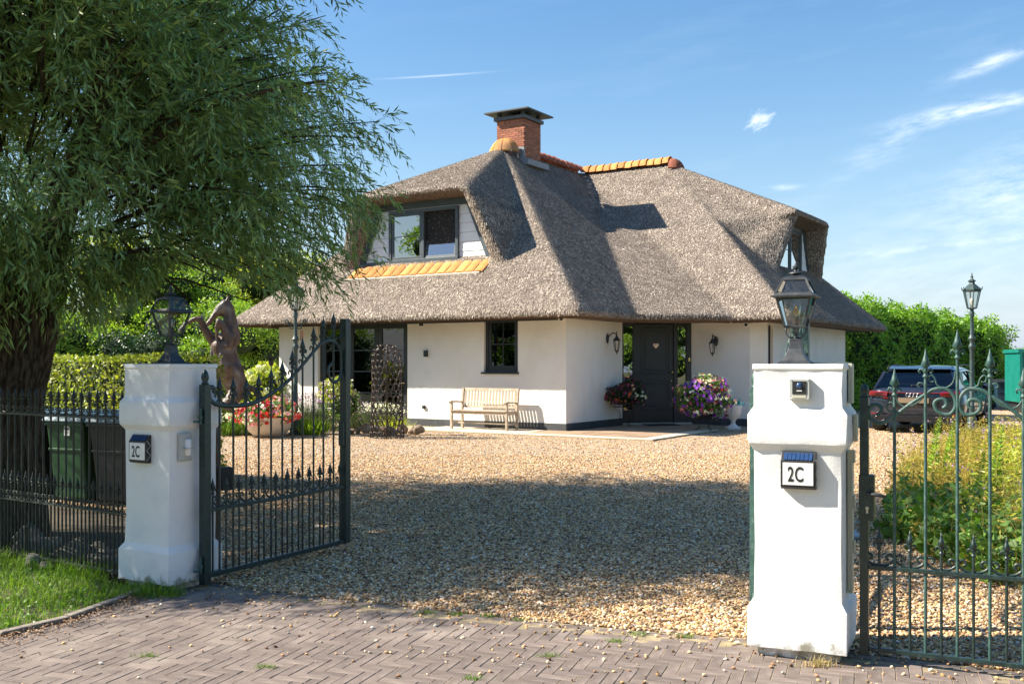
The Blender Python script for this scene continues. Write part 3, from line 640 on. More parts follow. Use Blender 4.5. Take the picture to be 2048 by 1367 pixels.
ev = [(-10.02, 6), (-10.02, -.92), (.82, -.92), (.82, 2.03), (2.66, 3.73), (4.12, 3.73), (4.12, 14)]  # timber strip whose dark brown also paints the shade of the cut thatch edge
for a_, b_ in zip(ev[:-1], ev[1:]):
    a_, b_ = Vector(a_), Vector(b_); L_ = (b_-a_).length; mb = MB(); mb.box(0, L_, .05, .10, -.02, .04); mb.build('eave_shade_batten', M['eave_shade_wood'], roof, (a_.x, a_.y, 2.64), (0, 0, math.atan2(b_.y-a_.y, b_.x-a_.x)))
# black fascia battens under the eave
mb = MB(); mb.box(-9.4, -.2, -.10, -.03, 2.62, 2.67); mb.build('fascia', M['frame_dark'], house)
# ------------------------------------------------------------------ gate pillars
def gate_pillar(loc, rz, label, hy, seed):
    e = empty('gate_pillar', loc, rz, label, 'gate pillar', 'white rendered gate pillars'); r = random.Random(seed)
    prof = [(-.012, .0), (-.010, .05), (.032, .052), (.034, .27), (.0, .315), (.0, .6), (.0, .9), (.0, 1.125), (.028, 1.165), (.032, 1.20), (.030, 1.325), (.004, 1.365), (.004, 1.45), (.004, 1.565), (.010, 1.570), (.010, 1.598)]
    mb = MB(); K = 7; vs = []; n = 4*K
    for o_, z in prof:
        hx_, hy_ = .23+o_, hy+o_
        for s in range(4):
            for k in range(K):
                t = -1+2*k/K
                x, y = [(t*hx_, -hy_), (hx_, t*hy_), (-t*hx_, hy_), (-hx_, -t*hy_)][s]
                j = .0028 if 0 < k else .004
                vs.append((x+r.uniform(-j, j), y+r.uniform(-j, j), z+(r.uniform(-.003, .003) if .05 < z < 1.55 else 0)))
    m = len(prof); fs = [(i*n+k, i*n+(k+1) % n, (i+1)*n+(k+1) % n, (i+1)*n+k) for i in range(m-1) for k in range(n)]+[tuple(range((m-1)*n, m*n))]
    mb.add(vs, fs); o = mb.build('pillar_body', M['pillar_paint'], e, smooth=True); bv = o.modifiers.new('b', 'BEVEL'); bv.width = .008; bv.segments = 2; bv.limit_method = 'ANGLE'; bv.angle_limit = R(24)
    o.data.set_sharp_from_angle(angle=R(50))
    return e
PL = gate_pillar((-2.49, 7.478, 0), R(-31), 'left gate pillar, white and dappled by tree shade, carrying a grey sensor box', .215, 1)
PR = gate_pillar((1.635, 5.75, 0), R(-24), 'right gate pillar, white and sunlit, carrying a square door station', .215, 2)
mb = MB(); mb.box(.234, .262, .02, .10, .33, 1.12); mb.build('cable_channel', M['channel_beige'], PR, bevel=.004)
mb = MB(); mb.box(.264, .285, .03, .10, 1.17, 1.32); mb.build('cable_channel', M['channel_beige'], PR, bevel=.004)
mb = MB(); mb.box(.238, .262, .02, .10, 1.38, 1.60); mb.build('cable_channel', M['channel_beige'], PR, bevel=.004)
mb = MB(); mb.box(-.02, .24, .05, .20, 1.599, 1.607); mb.build('top_plate', M['channel_beige'], PR)
for z in (1.05, .80, .55): mb = MB(); mb.box(.262, .272, .035, .085, z, z+.07); mb.build('strike_plate', M['channel_beige'], PR, bevel=.002)
def at(root, p):
    return Matrix.Translation(root.location) @ Matrix.Rotation(root.rotation_euler.z, 4, 'Z') @ Vector(p)
# ---- lantern on a pillar
def pillar_lantern(loc, rz, label, m, bulb):
    e = empty('pillar_lantern', loc, rz, label, 'lantern', 'lanterns on the gate pillars'); q = math.sqrt(2); A = math.pi/4
    mb = MB(); mb.lathe([(.088*q, 0), (.088*q, .010), (.070*q, .020), (.050*q, .050), (.036*q, .085), (.030*q, .130), (.034*q, .138), (.026*q, .142)], 4, a0=A)
    mb.build('base', m, e, bevel=.002)
    mb = MB(); mb.lathe([(.016, .140), (.012, .15), (.012, .185), (.02, .195), (.02, .205)], 10); mb.build('stem', m, e, smooth=True)
    for s in (-1, 1):
        mb = MB(); mb.tube([(s*.012, 0, .145), (s*.035, 0, .150), (s*.052, 0, .168), (s*.056, 0, .19), (s*.052, 0, .204)], .005, 6); mb.build('bracket', m, e, smooth=True)
    mb = MB(); mb.lathe([(.050*q, .203), (.053*q, .203), (.053*q, .211), (.02*q, .211)], 4, a0=A)
    for k in range(4):
        a = A+k*math.pi/2; mb.tube([(.052*q*math.cos(a), .052*q*math.sin(a), .207), (.092*q*math.cos(a), .092*q*math.sin(a), .375)], .0088, 4)
        b = a+math.pi/2
        mb.tube([(.051*q*math.cos(a), .051*q*math.sin(a), .212), (.051*q*math.cos(b), .051*q*math.sin(b), .212)], .004, 4)
        mb.tube([(.098*q*math.cos(a), .098*q*math.sin(a), .395), (.064*q*math.cos(a), .064*q*math.sin(a), .470)], .0075, 4)
    mb.build('frame', m, e)
    mb = MB(); mb.lathe([(.085*q, .372), (.110*q, .372), (.122*q, .376), (.122*q, .381), (.108*q, .384), (.100*q, .398), (.088*q, .398)], 4, a0=A, cap=False); mb.build('eaves', m, e)
    mb = MB(); mb.lathe([(.062*q, .468), (.068*q, .470), (.066*q, .478), (.05*q, .490), (.02*q, .497), (.010, .498)], 4, a0=A)
    mb.lathe([(.012, .495), (.014, .503), (.040, .508), (.038, .514), (.012, .522), (.010, .53), (.018, .537), (.019, .548), (.010, .558), (.003, .572), (.001, .576)], 14); mb.build('lantern_top', m, e, smooth=True, auto=35)
    for k in range(4):
        a, b = A+k*math.pi/2, A+(k+1)*math.pi/2
        for (r0, z0, r1, z1) in ((.050, .213, .089, .372), (.096, .397, .063, .468)):
            vs = [(r0*q*math.cos(a), r0*q*math.sin(a), z0), (r0*q*math.cos(b), r0*q*math.sin(b), z0), (r1*q*math.cos(b), r1*q*math.sin(b), z1), (r1*q*math.cos(a), r1*q*math.sin(a), z1)]
            MB().add(vs, [(0, 1, 2, 3)]).build('glass_pane', M['lantern_glass'], e)
    mb = MB(); mb.lathe([(.021, .211), (.021, .252), (.017, .254), (.017, .266)], 12); mb.build('bulb_holder', M['plastic_black'], e, smooth=True, auto=40)
    mb = MB(); mb.lathe([(.012, .26), (.022, .28), (.028, .30), (.026, .32), (.012, .337), (.001, .34)], 14); bo = mb.build('bulb', M['lantern_glass'], e, smooth=True)
    mb = MB(); mb.tube([(.007, 0, .272), (.009, 0, .30), (.002, .004, .323), (-.009, 0, .30), (-.007, -.003, .274)], .0065, 6); mb.build('filament', M[bulb], bo)
    return e
pillar_lantern(at(PL, (0, 0, 1.598)), R(-31), 'black lantern on the left gate pillar, seen against the green trees', M['lamp_black'], 'bulb_white')
pillar_lantern(at(PR, (-.04, 0, 1.598)), R(-24), 'dark grey lantern with an amber bulb on the right gate pillar', M['lamp_black'], 'bulb_amber')
# ---- house number lights
def number_light(root, x, z, yf, label):
    p = at(root, (x, -yf, z)); e = empty('house_number_light', p, root.rotation_euler.z, label, 'house number light', 'solar house number lights reading 2C')
    w, h, d = .092, .10, .058
    mb = MB(); mb.hexa([(-w, 0, -h), (w, 0, -h), (w, 0, h), (-w, 0, h), (-w, -d*.72, -h+.012), (w, -d*.72, -h+.012), (w, -d, h*.55), (-w, -d, h*.55)])
    mb = MB()
    side = [(0, -h), (-.030, -h), (-.046, -h+.014), (-.046, h*.48), (-.046, h*.52), (-.012, h), (0, h)]
    vs = [(-w, y, z_) for y, z_ in side]+[(w, y, z_) for y, z_ in side]; n = len(side)
    mb.add(vs, [tuple(range(n)), tuple(range(2*n-1, n-1, -1))]+[(i, n+i, n+(i+1) % n, (i+1) % n) for i in range(n)]); mb.build('casing', M['plastic_black'], e, bevel=.003)
    mb = MB(); mb.box(-w+.012, w-.012, -.0495, -.046, -h+.024, h*.44); mb.build('number_plate', M['plate_white'], e)
    c = e.children[-1]
    t = text_mesh('2C', .112, .0008, .60); o = link('house_number', t, M['ink'], c, (-.012, -.0506, -.022), (R(90), 0, 0)); o['label'] = 'black house number 2C'
    for k in range(7):
        x0 = -w+.016+k*(2*w-.032)/7; tl = .5
        ya, za, yb, zb = -.0425, h*.60, -.018, h*.93
        mb = MB(); mb.hexa([(x0, ya-.004, za), (x0+.019, ya-.004, za), (x0+.019, yb-.004, zb), (x0, yb-.004, zb), (x0, ya-.001, za+.002), (x0+.019, ya-.001, za+.002), (x0+.019, yb-.001, zb+.002), (x0, yb-.001, zb+.002)]); mb.build('solar_cell', M['solar_cell'], e)
    for s in (-1, 1):
        mb = MB(); zz = [-h+.02+i*(h*1.4)/4 for i in range(5)]
        for i in range(4): mb.tube([(s*(w+.001), -.006 if i % 2 else -.040, zz[i]), (s*(w+.001), -.040 if i % 2 else -.006, zz[i+1])], .0022, 4)
        mb.build('side_lattice', M['plastic_grey'], e)
    return e
number_light(PL, -.043, .995, .217, 'number 2C solar light on the left gate pillar')
number_light(PR, .010, 1.024, .217, 'number 2C solar light on the right gate pillar, below the door station')
e = empty('door_station', at(PR, (.0155, -.2205, 1.462)), R(-24), 'small square grey intercom with a round camera eye on the right pillar', 'intercom')
mb = MB(); mb.box(-.055, .055, -.028, .002, -.058, .058); mb.build('casing', M['plastic_grey'], e, bevel=.004)
mb = MB(); mb.box(-.037, .037, -.031, -.027, -.026, .044); mb.build('dark_panel', M['plastic_black'], e)
mb = MB(); mb.ball((0, -.031, .020), .017, 14, 8, (1, .6, 1)); mb.build('camera_eye', M['car_glass'] if 0 else M['solar_cell'], e, smooth=True)
mb = MB(); mb.box(-.014, .014, -.033, -.031, -.010, -.005); mb.build('call_button', M['plate_white'], e)
mb = MB(); mb.box(-.035, .035, -.0305, -.027, -.046, -.032); mb.build('name_strip', M['channel_beige'], e)
for x in (-.042, .042):
    for z in (-.05, .05): MB().ball((x, -.029, z), .003, 8, 5).build('screw', M['steel'], e)
e = empty('motion_sensor', at(PL, (.2305, -.09, 1.01)), R(-31+90), 'pale grey motion sensor housing on the right face of the left gate pillar', 'sensor')
mb = MB(); mb.box(-.055, .055, -.032, .002, -.10, .10); mb.build('casing', M['plastic_grey'], e, bevel=.010, seg=3)
mb = MB(); mb.lathe([(.022, -.06), (.026, -.055), (.026, .05), (.022, .055)], 14, (.01, -.035, 0)); mb.build('sensor_window', M['plate_white'], e, smooth=True, auto=40)
mb = MB(); mb.box(-.03, .045, -.064, -.03, -.012, -.006); mb.build('sensor_bar', M['plastic_grey'], e)
# ------------------------------------------------------------------ wrought iron
def spear_mesh(h=.13, w=.022, curls=True):
    mb = MB(); mb.lathe([(.0075, 0), (.013, .004), (.013, .010), (.0085, .014), (.0085, .024), (.012, .028), (.007, .036), (w*.45, h*.36), (w*.95, h*.43), (w*.6, h*.60), (w*.24, h*.82), (.001, h)], 8)
    if curls:
        for s in (-1, 1):
            mb.tube([(0, 0, .018), (s*.010, 0, .034), (s*.021, 0, .040), (s*.028, 0, .030), (s*.024, 0, .021), (s*.019, 0, .026)], [.005, .0055, .0055, .005, .0045, .004], 6)
    return mb.mesh('spear_head', True)
def u_scroll(w, h, r, rad=.005, flat=(.6, 1.5), turns=1.15):
    pts = []
    cx, cz = -w/2+r, h-r
    n = 12
    for i in range(n+1):
        t = i/n; a = R(-180*turns*1.35)*(1-t)+math.pi; rr = r*(.35+.65*t); pts.append((cx+rr*math.cos(a), 0, cz+rr*math.sin(a)))
    for i in range(1, 7):
        a = math.pi/2*i/6; pts.append((-w/2*math.cos(a), 0, (h-r)*(1-math.sin(a))))
    pts += [(-x, y, z) for x, y, z in pts[:-1][::-1]]
    mb = MB(); mb.tube(pts, rad, 6, flat=flat); return mb.mesh('scroll', True)
def spl(pts, n=4, close=False):
    """Catmull-Rom through 2-D points -> list of (x, 0, z)"""
    P = [Vector((p[0], p[1])) for p in pts]; out = []
    for i in range(len(P)-1):
        p0, p1, p2, p3 = P[max(i-1, 0)], P[i], P[i+1], P[min(i+2, len(P)-1)]
        for k in range(n):
            t = k/n; q = .5*((2*p1)+(p2-p0)*t+(2*p0-5*p1+4*p2-p3)*t*t+(3*p1-p0-3*p2+p3)*t**3); out.append((q.x, 0, q.y))
    out.append((P[-1].x, 0, P[-1].y)); return out
SPEAR = spear_mesh(); SPEAR2 = spear_mesh(.115, .020)
def bar(parent, x, z0, z1, r, m, head=None, hs=1.0, me_cache={}):
    key = (round(z1-z0, 3), r, m.name)
    if key not in me_cache: me_cache[key] = MB().lathe([(r, 0), (r, z1-z0)], 8).mesh('bar', True); me_cache[key].set_sharp_from_angle(angle=R(50))
    b = link('bar', me_cache[key], m, parent, (x, 0, z0))
    if head:
        hm = me_cache.setdefault((head.name, m.name), head.copy()); h = link('spear_head', hm, m, b, (0, 0, z1-z0)); h.scale = (hs, hs, hs)
    return b
# ---- fence on the left of the left pillar
IF = M['iron_fence']
fe = empty('iron_fence', (-2.80, 7.43, 0), R(146), 'dark railing fence with spear tips between the willow trunk and the left pillar', 'fence')
LF = 2.55
for z in (.08, .51, 1.20): mb = MB(); mb.box(-.02, LF, -.016, .016, z-.006, z+.006) if z != 1.20 else mb.box(-.02, LF, -.018, .018, z-.007, z+.007); mb.build('rail', IF, fe)
sc_s = u_scroll(.092, .062, .016, .0045); sc_t = u_scroll(.092, .055, .017, .0050)
nbar = int(LF/.1)
for i in range(nbar):
    x = .045+i*.1
    b = bar(fe, x, .03, 1.29, .0078, IF, SPEAR, .95)
    bar(fe, x+.05, .035, .635, .0072, IF, SPEAR2, .95)
    link('scroll', sc_s, IF, fe, (x+.05, 0, .517)); link('scroll', sc_t, IF, fe, (x+.05, 0, 1.208))
for x in (1.3,): mb = MB(); mb.box(x-.02, x+.02, -.03, .0, -.1, .30); mb.build('support', IF, fe)
# ---- main gate leaves
IG = M['iron_green']
def main_leaf(loc, rz, label, m, open_side):
    g = empty('gate_leaf', loc, rz, label, 'gate', 'leaves of the driveway gate')
    mb = MB(); mb.box(-.030, .030, -.030, .030, .02, 1.45); mb.build('hinge_post', m, g, bevel=.003)
    mb = MB(); mb.lathe([(.026, 1.45), (.028, 1.462), (.018, 1.470), (.026, 1.485), (.029, 1.505), (.022, 1.535), (.008, 1.555), (.001, 1.56)], 12); mb.build('finial', m, g, smooth=True)
    mb = MB(); mb.box(1.630, 1.700, -.032, .032, .06, 1.985); mb.build('closing_post', m, g, bevel=.003)
    mb = MB(); mb.box(.030, 1.630, -.020, .020, .062, .098); mb.build('rail', m, g, bevel=.003)
    mb = MB(); mb.box(.030, 1.630, -.020, .020, .535, .562); mb.build('rail', m, g, bevel=.003)
    curve = [(0.079, 1.394), (0.098, 1.412), (0.079, 1.43), (0.052, 1.422), (0.039, 1.391), (0.048, 1.35), (0.085, 1.317), (0.149, 1.299), (0.291, 1.287), (0.439, 1.291), (0.577, 1.318), (0.706, 1.364), (0.845, 1.424), (0.974, 1.502), (1.099, 1.596), (1.227, 1.694), (1.325, 1.762), (1.392, 1.789), (1.476, 1.794), (1.55, 1.765), (1.600, 1.708), (1.620, 1.612), (1.608, 1.527), (1.570, 1.463), (1.511, 1.445), (1.455, 1.471), (1.430, 1.525), (1.44, 1.575), (1.485, 1.605)]
    mb = MB(); mb.tube(spl(curve, 4), .011, 8, flat=(.75, 1.5)); mb.build('top_scroll_rail', m, g, smooth=True)
    tips = [(0.146, 1.515), (0.289, 1.512), (0.429, 1.503), (0.567, 1.53), (0.709, 1.582), (0.841, 1.639), (0.963, 1.726), (1.091, 1.823), (1.232, 1.919), (1.362, 2.0), (1.500, 2.043)]
    cz = lambda s: np.interp(s, [p[0] for p in curve[7:19]], [p[1] for p in curve[7:19]])
    for s, z in tips: bar(g, s, .08, z-.16, .0082, m, SPEAR, 1.2)
    for i in range(12): bar(g, .076+i*.1377, .08, .655, .0076, m, SPEAR2, 1.05)
    sc = u_scroll(.130, .075, .020, .0055)
    for s, z in tips: link('scroll', sc, m, g, (s, 0, .566))
    for i, (s, z) in enumerate(tips[:-1]):    # curls that climb along the curved rail
        s2 = s; zc = float(cz(s2)); slope = float(cz(s2+.05)-cz(s2-.05))/.1; h = .085
        for sg in (-1, 1):
            base = zc+slope*sg*.055
            pts = spl([(s2+sg*.062, base+.006), (s2+sg*.022, base+.028), (s2+sg*.012, base+.065), (s2+sg*.030, base+.085), (s2+sg*.048, base+.072), (s2+sg*.040, base+.056)], 3)
            if i >= 9 and sg > 0: continue
            mb = MB(); mb.tube(pts, .0055, 6, flat=(.7, 1.4)); mb.build('curl', m, g, smooth=True)
    for (a, b) in ((1.362, 1.500), (1.500, 1.62)):
        mb = MB(); c = (a+b)/2; w = (b-a)*.46
        mb.tube(spl([(c-w*.6, 1.90), (c-w*.8, 1.915), (c-w, 1.89), (c-w*.8, 1.845), (c, 1.815), (c+w*.8, 1.845), (c+w, 1.89), (c+w*.8, 1.915), (c+w*.6, 1.90)], 3), .0055, 6); mb.build('curl', m, g, smooth=True)
    for z in (.16, 1.22):
        mb = MB(); mb.lathe([(.012, z-.05), (.012, z+.06)], 10, (-.045, 0, 0)); mb.lathe([(.017, z-.012), (.017, z+.012)], 10, (-.045, 0, 0)); mb.tube([(-.045, 0, z-.03), (-.11, 0, z-.03)], .009, 6); mb.build('hinge', M['steel'] if 0 else M['iron_worn'], g, smooth=True, auto=40)
    mb = MB(); mb.box(1.60, 1.632, -.024, .024, .90, 1.10); mb.build('latch_box', m, g, bevel=.002)
    return g
gl1 = main_leaf((-2.2, 7.34, 0), math.atan2(1.53, .79), 'dark green iron gate leaf with a curling top rail standing open beside the left pillar', IG, 1)
gl2 = main_leaf((1.475, 6.20, 0), math.atan2(.90, .435), 'weathered green iron gate leaf seen edge on, half hidden behind the right pillar', M['iron_worn'], -1)
# gate opener behind the left leaf
e = empty('gate_opener', (-2.24, 7.95, 0), R(30), 'dark grey box and brown post of the gate opener behind the left pillar', 'gate opener')
mb = MB(); mb.box(-.03, .06, -.04, .04, .62, .80); mb.build('motor_box', M['bin_dark'], e, bevel=.008)
mb = MB(); mb.box(-.045, -.005, .06, .10, 0, 1.15); mb.build('post', M['bronze'], e)
# ---- small pedestrian gate on the right
pg = empty('garden_gate', (1.905, 5.535, 0), math.atan2(-.35, .71), 'green iron garden gate with spear tips right of the right pillar', 'gate')
mb = MB(); mb.box(-.022, .022, -.022, .022, .03, 1.42); mb.build('post', IG, pg, bevel=.002)
mb = MB(); mb.lathe([(.02, 1.42), (.022, 1.43), (.015, 1.436), (.022, 1.448), (.024, 1.46), (.017, 1.48), (.001, 1.495)], 12); mb.build('finial', IG, pg, smooth=True)
mb = MB(); mb.box(.90, .944, -.022, .022, .03, 1.42); mb.build('post', IG, pg, bevel=.002)
for z in (.066, .506): mb = MB(); mb.box(.022, .90, -.014, .014, z-.012, z+.012); mb.build('rail', M['iron_green'], pg, bevel=.003)
tb = [(.153, 1.58), (.307, 1.68), (.461, 1.779), (.615, 1.68), (.769, 1.58)]
for s, z in tb: bar(pg, s, .07, z-.155, .0082, M['iron_worn'], SPEAR, 1.2)
sc = u_scroll(.148, .066, .024, .0055, turns=1.1)
for i in range(6):
    bar(pg, .076+i*.154, .07, .60, .0076, IG, SPEAR2, 1.05)
    o = link('scroll', sc, IG, pg, (.076+i*.154, 0, .519))
mainc = [(0.063, 1.324), (0.087, 1.344), (0.078, 1.375), (0.044, 1.379), (0.022, 1.35), (0.026, 1.315), (0.052, 1.288), (0.089, 1.281), (0.149, 1.318), (0.226, 1.382), (0.305, 1.437), (0.348, 1.465), (0.405, 1.469), (0.442, 1.435), (0.453, 1.386), (0.434, 1.343), (0.398, 1.335), (0.362, 1.353), (0.35, 1.392), (0.37, 1.413), (0.401, 1.412), (0.409, 1.385), (0.391, 1.366)]
thin = [[(0.149, 1.345), (0.123, 1.35), (0.115, 1.375), (0.135, 1.395), (.150, 1.38)], [(0.161, 1.412), (0.178, 1.385), (0.211, 1.372), (0.255, 1.386), (0.294, 1.422), (0.312, 1.46), (0.302, 1.491), (0.276, 1.499), (0.268, 1.483), (0.280, 1.474)],
        [(0.348, 1.507), (0.33, 1.506), (0.323, 1.53), (0.337, 1.540), (0.354, 1.52), (0.364, 1.488), (0.398, 1.473), (0.433, 1.492), (0.448, 1.527), (0.452, 1.561)]]
for mir in (0, 1):
    f = (lambda p: (.922-p[0], p[1])) if mir else (lambda p: p)
    mb = MB(); mb.tube(spl([f(p) for p in mainc], 4), .0075, 8, flat=(.8, 1.3)); mb.build('top_scroll', M['iron_worn'], pg, smooth=True)
    for t_ in thin: mb = MB(); mb.tube(spl([f(p) for p in t_], 4), .0048, 6); mb.build('thin_scroll', M['iron_worn'], pg, smooth=True)
mb = MB(); mb.box(-.026, .052, -.030, .030, .757, 1.003); lk = mb.build('lock_box', IG, pg, bevel=.002)
mb = MB(); mb.tube([(.018, -.03, .905), (.018, -.055, .905), (.05, -.062, .904), (.08, -.062, .902), (.115, -.058, .895)], [.007, .008, .010, .011, .007], 8); mb.build('gate_handle', M['lamp_black'], pg, smooth=True)
mb = MB(); mb.lathe([(.009, 0), (.009, -.005)], 12, (.018, -.030, .825), axis='Y'); mb.box(.013, .023, -.035, -.03, .798, .822); mb.build('lock_cylinder', M['steel'], pg)
# ------------------------------------------------------------------ paving in front of the gate: herringbone of long dark pavers
sh = MB(); pv = [(-9, 4.9), (-9, 2.2), (9, 2.2), (6, 3.9)]+[(x, y+.03) for x, y in EDGE[::-1]]+[(-2.62, 7.15), (-2.68, 6.9), (-2.80, 6.35), (-3.05, 5.95), (-4.0, 5.45)]
me = bpy.data.meshes.new('brick_paving'); me.from_pydata([(x, y, -.0036) for x, y in pv], [], [tuple(range(len(pv)))]); me.update()
paving = link('brick_paving', me, M['sand_joint'], kind='structure')
def inside(x, y, poly):
    c = False; n = len(poly)
    for i in range(n):
        x1, y1 = poly[i]; x2, y2 = poly[(i+1) % n]
        if (y1 > y) != (y2 > y) and x < (x2-x1)*(y-y1)/(y2-y1)+x1: c = not c
    return c
def paver_mesh(L, w, r=.0022):
    mb = MB(); a, b = L/2-.0018, w/2-.0018
    vs = []
    for (x, y, z) in ((a, b, -.05), (a, b, -r), (a-r, b-r, 0)):
        for sx, sy in ((-1, -1), (1, -1), (1, 1), (-1, 1)): vs.append((sx*x, sy*y, z))
    fs = [(8, 9, 10, 11)]+[(i*4+k, i*4+(k+1) % 4, i*4+4+(k+1) % 4, i*4+4+k) for i in range(2) for k in range(4)]
    mb.add(vs, fs); return mb
def lay_pavers():
    L, w = .2010, .0670; n = 3; rot = R(-19); ca, sa = math.cos(rot), math.sin(rot); items = []
    inner = [(-9, 4.9), (-9, 2.2), (9, 2.2), (6, 3.75)]+[(x-.02, y-.17) for x, y in EDGE[::-1]]+[(-2.66, 6.95), (-2.86, 6.35), (-3.12, 5.95), (-4.0, 5.55)]
    for j in range(-90, 130):
        for i in range(-30, 30):
            ox, oy = (j+2*n*i)*w, j*w
            for (bx, by, r_) in ((ox+n*w/2, oy+w/2, 0), (ox-w/2, oy+n*w/2, 90)):
                x, y = bx*ca-by*sa, bx*sa+by*ca+5.5
                if abs(x) > 3.6 or y < 4.9 or y > 7.4 or abs(x) > .5*y+.45: continue
                if inside(x, y, inner): items.append((x, y, rot+R(r_)))
    items.sort(key=lambda t: abs(t[0])*.35+t[1] if abs(t[0]) < t[1]*.5 else 99)
    # a course of pavers laid end to end along the gravel
    for (p, q) in zip(EDGE[:-1], EDGE[1:]):
        p, q = Vector(p), Vector(q); d = q-p; k = int(d.length/.1); 
        for i in range(int(d.length/.204)):
            c = p+d*((i+.5)/max(1, int(d.length/.204))); nn = Vector((d.y, -d.x)).normalized(); c = c+nn*.06
            items.insert(0, (c.x, c.y, math.atan2(d.y, d.x)))
    base = paver_mesh(L, w); me = base.mesh('paver'); V = np.array(base.v); F = base.f
    for (x, y, a) in items[:300]:
        link('paver', me, M['paver'], paving, (x, y, -.0005+random.uniform(-.0012, .0014)), (R(random.uniform(-.5, .5)), R(random.uniform(-.3, .3)), a+R(random.uniform(-.8, .8))))
    mb = MB()
    for (x, y, a) in items[300:]:
        a += R(random.uniform(-.8, .8)); z = random.uniform(-.0012, .0014); c, s = math.cos(a), math.sin(a); tx, ty = random.uniform(-.006, .006), random.uniform(-.008, .008)
        mb.add([(x+p[0]*c-p[1]*s, y+p[0]*s+p[1]*c, p[2]+z+p[0]*tx+p[1]*ty) for p in V], F)
    mb.build('pavers', M['paver'], paving, kind='stuff')
lay_pavers()
# kerb stones between grass and paving
kp = [(-2.60, 7.20), (-2.66, 6.95), (-2.78, 6.40), (-3.02, 6.02), (-3.45, 5.72), (-4.0, 5.45)]
for (p, q) in zip(kp[:-1], kp[1:]):
    p, q = Vector(p), Vector(q); d = q-p; c = (p+q)/2; mb = MB(); mb.rbox((0, 0, 0), d.length-.006, .06, .16); mb.build('kerb_stone', M['kerb'], paving, (c.x, c.y, -.052), (0, R(random.uniform(-1, 1)), math.atan2(d.y, d.x)), bevel=.008)
# ---- stone terrace along the house (in the frame of the house)
terr = empty('terrace', (1.26, 23.9, 0), HA)
terr['kind'] = 'structure'
mb = MB(); mb.box(-9.2, 2.85, -1.45, -.02, -.05, .020); mb.box(.02, 2.85, -.02, 3.0, -.05, .020); mb.box(1.5, 2.85, 3.0, 4.25, -.05, .020); mb.build('slab_bed', M['sand_joint'], terr)
def slab(x0, x1, y0, y1, m): mb = MB(); mb.box(x0+.004, x1-.004, y0+.004, y1-.004, -.03, .038+random.uniform(-.002, .002)); mb.build('slab', M[m], terr, bevel=.004, seg=1)
x = -5.2
while x < 2.5: slab(x, min(x+.6, 2.5), -1.45, -1.15, 'slab_light'); x += .6
y = -1.45
while y < 2.3: slab(2.5, 2.85, y, min(y+.6, 2.35), 'slab_light'); y += .6
for ix in range(13):
    for iy in range(10):
        x0 = -5.2+ix*.5923; x1 = x0+.5923; y0 = -1.15+iy*.58; y1 = y0+.58
        xm, ym = (x0+x1)/2, (y0+y1)/2
        if xm < 0 and ym > -.25: continue
        if ym > 3.0+xm*.9-.35 or ym > 4.1: continue
        if xm < .05 and y1 > -.0: y1 = -.03
        if y1 > 2.35 and xm > 2.2: continue
        slab(x0, x1, y0, y1, 'slab_light' if (xm < -.3) else 'slab_tan')
# ------------------------------------------------------------------ gravel: loose stones over the bed
def in_poly(P, poly):
    c = np.zeros(len(P), bool); n = len(poly)
    for i in range(n):
        x1, y1 = poly[i]; x2, y2 = poly[(i+1) % n]
        cond = ((y1 > P[:, 1]) != (y2 > P[:, 1])); xs = (x2-x1)*(P[:, 1]-y1)/((y2-y1) if y2 != y1 else 1e-9)+x1
        c ^= cond & (P[:, 0] < xs)
    return c
def stones_gn(name, pts, rmin, rmax, material, kind='stuff', parent=None):
    me = bpy.data.meshes.new(name); me.vertices.add(len(pts)); me.vertices.foreach_set('co', pts.astype(np.float32).ravel()); me.update()
    o = link(name, me, material, parent, kind=kind)
    ng = bpy.data.node_groups.new(name, 'GeometryNodeTree'); ng.interface.new_socket('Geometry', in_out='INPUT', socket_type='NodeSocketGeometry'); ng.interface.new_socket('Geometry', in_out='OUTPUT', socket_type='NodeSocketGeometry')
    gi = ng.nodes.new('NodeGroupInput'); go = ng.nodes.new('NodeGroupOutput'); ip = ng.nodes.new('GeometryNodeInstanceOnPoints')
    ic = ng.nodes.new('GeometryNodeMeshIcoSphere'); ic.inputs['Radius'].default_value = 1; ic.inputs['Subdivisions'].default_value = 2
    tr_ = ng.nodes.new('GeometryNodeTransform'); tr_.inputs['Scale'].default_value = (1.15, .85, .62)
    sm = ng.nodes.new('GeometryNodeSetMaterial'); sm.inputs['Material'].default_value = material
    rs = ng.nodes.new('FunctionNodeRandomValue'); rs.data_type = 'FLOAT'; rs.inputs[2].default_value = rmin; rs.inputs[3].default_value = rmax
    rr = ng.nodes.new('FunctionNodeRandomValue'); rr.data_type = 'FLOAT_VECTOR'; rr.inputs[0].default_value = (-.6, -.6, 0); rr.inputs[1].default_value = (.6, .6, 6.28)
    L = ng.links.new
    L(gi.outputs[0], ip.inputs['Points']); L(ic.outputs['Mesh'], tr_.inputs['Geometry']); L(tr_.outputs[0], sm.inputs['Geometry']); L(sm.outputs[0], ip.inputs['Instance'])
    L(rs.outputs[1], ip.inputs['Scale']); L(rr.outputs[0], ip.inputs['Rotation']); L(ip.outputs[0], go.inputs[0])
    md = o.modifiers.new('stones', 'NODES'); md.node_group = ng; return o
